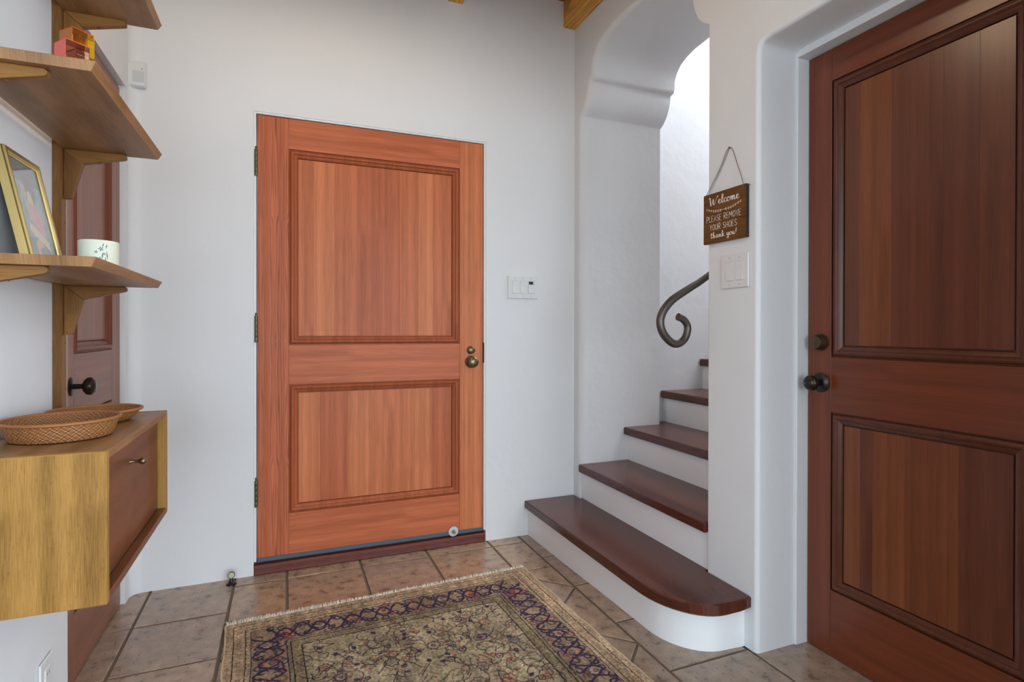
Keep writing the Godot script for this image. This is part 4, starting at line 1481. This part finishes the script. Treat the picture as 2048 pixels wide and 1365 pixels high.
func write_line(parent: Node, called: String, text: String, font: Dictionary, x0: float, x1: float, y: float, unit: float, rad: float, cursive: bool) -> void:
	var total := 0.0
	for ch in text:
		total += font[ch][0]
	var kx := (x1 - x0) / total
	var g := G.new()
	var x := x0
	for ch in text:
		for st: Array in font[ch][1]:
			var p := PackedVector3Array()
			for k in range(0, st.size(), 2):
				p.append(Vector3(x + st[k] * kx, y + st[k + 1] * unit, 0.0002))
			if cursive or st.size() > 8:
				p = smooth3(p, 5 if cursive else 3)
			var rr := PackedFloat32Array()
			for k in p.size():
				var d := (p[mini(k + 1, p.size() - 1)] - p[maxi(k - 1, 0)]).normalized()
				rr.append(rad * (0.55 + 0.75 * maxf(0.0, -d.y) + 0.1 * absf(d.x)) if cursive else rad)
			g.tube(p, rr, 6, 0.35, Vector3(0, 0, 1))
		x += font[ch][0] * kx
	part(parent, called, g, M.paint_white)

func switch_plate(called: String, label: String, t: Transform3D, w: float, h: float, rockers: Array, dimmer := false) -> void:
	var s := thing(called, label, "light switch", t.origin)
	s.transform = t
	var g := G.new()
	g.cbox(Vector3(-w / 2, -h / 2, 0), Vector3(w / 2, h / 2, 0.0065), 0.0028)
	part(s, "plate", g, M.plastic)
	for k in rockers.size():
		var x: float = rockers[k]
		g = G.new()
		var last: bool = dimmer and k == rockers.size() - 1
		g.cbox(Vector3(x - 0.0178, -0.0345, 0.0058), Vector3(x + 0.0178, 0.0345, 0.0068), 0.0003)
		part(s, "recess", g, M.plastic_grey)
		g = G.new()
		if last:
			g.cbox(Vector3(x - 0.0165, -0.033, 0.006), Vector3(x + 0.0165, 0.012, 0.0092), 0.0012)
			part(s, "slider", g, M.plastic)
			g = G.new()
			g.cbox(Vector3(x - 0.012, 0.016, 0.006), Vector3(x + 0.012, 0.031, 0.0082), 0.0008)
			part(s, "indicator", g, M.slot)
		else:
			var a := 0.0092
			var b := 0.0072
			g.out_quad(Vector3(x - 0.0165, -0.033, a), Vector3(x + 0.0165, -0.033, a), Vector3(x + 0.0165, 0, b), Vector3(x - 0.0165, 0, b), Vector3(x, 0, 0))
			g.out_quad(Vector3(x - 0.0165, 0, b), Vector3(x + 0.0165, 0, b), Vector3(x + 0.0165, 0.033, a - 0.0006), Vector3(x - 0.0165, 0.033, a - 0.0006), Vector3(x, 0, 0))
			for sx: float in [-1.0, 1.0]:
				g.out_quad(Vector3(x + sx * 0.0165, -0.033, 0.006), Vector3(x + sx * 0.0165, -0.033, a), Vector3(x + sx * 0.0165, 0, b), Vector3(x + sx * 0.0165, 0, 0.006), Vector3(x, 0, 0.007))
				g.out_quad(Vector3(x + sx * 0.0165, 0.033, 0.006), Vector3(x + sx * 0.0165, 0.033, a - 0.0006), Vector3(x + sx * 0.0165, 0, b), Vector3(x + sx * 0.0165, 0, 0.006), Vector3(x, 0, 0.007))
				g.out_quad(Vector3(x - 0.0165, sx * 0.033, 0.006), Vector3(x + 0.0165, sx * 0.033, 0.006), Vector3(x + 0.0165, sx * 0.033, a - 0.0003), Vector3(x - 0.0165, sx * 0.033, a - 0.0003), Vector3(x, 0, 0.007))
			part(s, "rocker", g, M.plastic)
		for sy: float in [-1.0, 1.0]:
			g = gx(basis_of(Vector3(1, 0, 0), Vector3(0, 0, 1), Vector3(0, -1, 0), Vector3(x, sy * 0.048, 0.0063)))
			g.lathe(v2([0.0, 0.0, 0.003, 0.0, 0.003, 0.0005, 0.0, 0.001]), 10)
			part(s, "screw", g, M.plastic_grey)

func build_wall_things() -> void:
	switch_plate("light_switch", "white three-gang switch plate between the entry door and stairs", Transform3D(Basis(), Vector3(1.1885, 1.349, BACK + 0.0005)), 0.176, 0.124, [-0.0465, 0.0, 0.0465], true)
	var tw := basis_of(Vector3(0, 0, 1), Vector3(0, 1, 0), Vector3(-1, 0, 0), Vector3(RIGHT - 0.0005, 1.332, -1.5585))
	switch_plate("light_switch", "white two-gang switch plate under the wooden welcome sign", tw, 0.130, 0.122, [-0.0235, 0.0235])
	# welcome sign
	var s := thing("welcome_sign", "small stained wooden sign with white lettering hung by twine", "sign", Vector3(1.488, 1.446, -1.709))
	s.transform = basis_of(Vector3(0, 0, 1), Vector3(0, 1, 0), Vector3(-1, 0, 0), Vector3(1.488, 1.446, -1.709))
	var w := 0.212
	var h := 0.187
	var g := G.new()
	g.cbox(Vector3(0, 0, -0.0143), Vector3(w, h, 0.0), 0.001)
	part(s, "board", g, M.sign_wood, 0, roff())
	g = G.new()
	g.cbox(Vector3(w, 0.0004, -0.0143), Vector3(w + 0.0012, h - 0.0004, -0.0003), 0.0003)
	part(s, "dark_edge", g, M.sign_edge)
	write_line(s, "word_welcome", "Welcome", SCRIPT, 0.030, 0.182, 0.143, 0.0150, 0.0017, true)
	write_line(s, "words_please_remove", "PLEASE REMOVE", CAPS, 0.018, 0.194, 0.081, 0.0215, 0.0009, false)
	write_line(s, "words_your_shoes", "YOUR SHOES", CAPS, 0.036, 0.174, 0.048, 0.0215, 0.0009, false)
	write_line(s, "words_thank_you", "thank you!", SCRIPT, 0.040, 0.170, 0.0185, 0.0105, 0.0013, true)
	# leaf sprays
	g = G.new()
	for sd: float in [-1.0, 1.0]:
		var st := PackedVector3Array()
		for k in 9:
			var t := k / 8.0
			st.append(Vector3(w * 0.49 + sd * (-0.012 + 0.094 * t), 0.1185 + 0.012 * t * t - 0.004 * sin(t * PI), 0.0002))
		g.tube(st, PackedFloat32Array([0.0005]), 6, 0.4, Vector3(0, 0, 1))
		for k in range(2, 9):
			for q: float in [-1.0, 1.0]:
				var d := Vector3(sd * 0.8, q * 0.75, 0).normalized() * (0.0098 - 0.0005 * k)
				g.tube(PackedVector3Array([st[k], st[k] + d * 0.4, st[k] + d * 0.75, st[k] + d]), PackedFloat32Array([0.0004, 0.0014, 0.0012, 0.0003]), 6, 0.3, Vector3(0, 0, 1))
	part(s, "leaf_sprays", g, M.paint_white)
	g = G.new()
	g.tube(smooth3(PackedVector3Array([Vector3(0.012, h - 0.006, 0.0012), Vector3(0.014, h + 0.002, -0.002), Vector3(0.07, h + 0.082, -0.011), Vector3(0.122, h + 0.155, -0.0135), Vector3(0.165, h + 0.07, -0.011), Vector3(0.198, h + 0.002, -0.002), Vector3(0.1985, h - 0.010, 0.0012)]), 5), PackedFloat32Array([0.0011]), 7)
	g.tube(smooth3(PackedVector3Array([Vector3(0.016, h + 0.001, -0.006), Vector3(0.075, h + 0.080, -0.012), Vector3(0.123, h + 0.155, -0.0135)]), 5), PackedFloat32Array([0.0009]), 6)
	g.tube(PackedVector3Array([Vector3(0.1985, h - 0.001, -0.006), Vector3(0.2115, h - 0.002, -0.004), Vector3(0.224, h - 0.007, -0.006)]), PackedFloat32Array([0.0014, 0.0012, 0.0022]), 7)
	part(s, "twine", g, M.twine)
	g = gx(basis_of(Vector3(1, 0, 0), Vector3(0, 0, 1), Vector3(0, -1, 0), Vector3(0.1215, h + 0.1535, -0.0155)))
	g.lathe(v2([0.0, 0.0, 0.0012, 0.0, 0.0012, 0.006, 0.0022, 0.0062, 0.0022, 0.0072, 0.0, 0.0074]), 10)
	part(s, "nail", g, M.twine)
	# motion sensor in the left corner
	var ms := thing("motion_sensor", "white motion sensor on the wall in the upper left corner", "sensor", Vector3(-0.578, 2.188, BACK + 0.0005))
	g = gx(basis_of(Vector3(0, 0, -1), Vector3(0, 1, 0), Vector3(1, 0, 0), Vector3(-0.034, 0, 0)))
	# side outline in (depth, height) swept across the width
	g.prism(v2([0.0, 0.052, 0.0, -0.052, -0.018, -0.056, -0.031, -0.050, -0.033, -0.040, -0.034, 0.010, -0.032, 0.034, -0.024, 0.050, -0.012, 0.056]), 0.066, 0.004, 0.6)
	part(ms, "housing", g, M.plastic)
	g = G.new()
	g.cbox(Vector3(-0.012, -0.037, 0.030), Vector3(0.028, 0.008, 0.0352), 0.001)
	part(ms, "lens", g, plain(c8(206, 208, 210), 0.5))
	g = gx(basis_of(Vector3(1, 0, 0), Vector3(0, 0, 1), Vector3(0, -1, 0), Vector3(0.021, 0.018, 0.0325)))
	g.lathe(v2([0.0, 0.0, 0.0022, 0.0, 0.002, 0.0012, 0.0, 0.0014]), 10)
	part(ms, "indicator", g, M.slot)
	# outlet low on the left wall
	var ol := thing("wall_outlet", "white electrical outlet low on the wall under the cabinet", "outlet", Vector3(LEFT + 0.0005, 0.178, -1.848))
	ol.rotation.y = PI / 2
	g = G.new()
	g.cbox(Vector3(-0.043, -0.060, 0), Vector3(0.043, 0.060, 0.0065), 0.0025)
	part(ol, "plate", g, M.plastic)
	g = G.new()
	g.cbox(Vector3(-0.0175, -0.034, 0.005), Vector3(0.0175, 0.034, 0.0085), 0.0015)
	part(ol, "receptacle", g, M.plastic)
	for sy: float in [-1.0, 1.0]:
		for sx: float in [-1.0, 1.0]:
			g = G.new()
			g.box(Vector3(sx * 0.0065 - 0.001, sy * 0.018 - 0.003, 0.0084), Vector3(sx * 0.0065 + 0.001, sy * 0.018 + 0.004, 0.0088))
			part(ol, "slot", g, M.slot)
		g = gx(basis_of(Vector3(1, 0, 0), Vector3(0, 0, 1), Vector3(0, -1, 0), Vector3(0, sy * 0.049, 0.0063)))
		g.lathe(v2([0.0, 0.0, 0.003, 0.0, 0.003, 0.0005, 0.0, 0.001]), 10)
		part(ol, "screw", g, M.plastic_grey)
	# floor door stop
	var ds := thing("door_stop", "small black floor door stop left of the entry door", "door stop", Vector3(-0.222, 0.0, -2.722))
	g = G.new()
	g.lathe(v2([0.0, 0.0, 0.022, 0.0, 0.0215, 0.004, 0.013, 0.010, 0.008, 0.018, 0.0075, 0.026, 0.0, 0.027]), 24)
	part(ds, "base", g, M.bronze)
	g = gx(basis_of(Vector3(1, 0, 0), Vector3(0, 0.26, 0.966), Vector3(0, -0.966, 0.26), Vector3(0, 0.036, -0.014)))
	g.lathe(v2([0.0, 0.0, 0.011, 0.001, 0.0145, 0.006, 0.0145, 0.024, 0.0125, 0.026, 0.0, 0.026]), 24)
	part(ds, "head", g, M.bronze)
	g = gx(basis_of(Vector3(1, 0, 0), Vector3(0, 0.26, 0.966), Vector3(0, -0.966, 0.26), Vector3(0, 0.036, -0.014)))
	g.lathe(v2([0.0125, 0.0255, 0.0122, 0.029, 0.010, 0.0305, 0.0, 0.031]), 24)
	part(ds, "pad", g, M.cream_pad)

func build_lantern() -> void:
	var t := thing("pendant_lamp", "small hanging lamp with a dark dome shade, hung from the entry ceiling", "lamp", Vector3(0.2, 2.66, -1.65))
	var g := G.new()
	g.tube(PackedVector3Array([Vector3(0, 0.13, 0), Vector3(0, CEIL - 2.66, 0)]), PackedFloat32Array([0.005]), 8)
	part(t, "rod", g, M.iron)
	g = G.new()
	g.lathe(v2([0.15, -0.006, 0.152, -0.004, 0.14, 0.045, 0.10, 0.09, 0.05, 0.12, 0.0, 0.132]), 36)
	g.lathe(v2([0.0, 0.128, 0.048, 0.116, 0.097, 0.087, 0.137, 0.043, 0.149, -0.006, 0.15, -0.006]), 36)
	part(t, "shade", g, M.iron)
	g = G.new()
	g.lathe(v2([0.0, -0.04, 0.025, -0.032, 0.038, 0.0, 0.028, 0.03, 0.014, 0.055, 0.013, 0.085, 0.0, 0.085]), 20)
	var bm := plain(c8(255, 226, 180), 0.5)
	bm.emission_enabled = true
	bm.emission = c8(255, 228, 192)
	bm.emission_energy_multiplier = 2.0
	part(t, "bulb", g, bm)
	var l := OmniLight3D.new()
	l.name = "pendant_light"
	t.add_child(l)
	l.light_color = c8(255, 228, 192)
	l.light_energy = 0.3
	l.light_size = 0.03
	l.omni_range = 12.0
	l.omni_attenuation = 2.0
	l.shadow_enabled = true
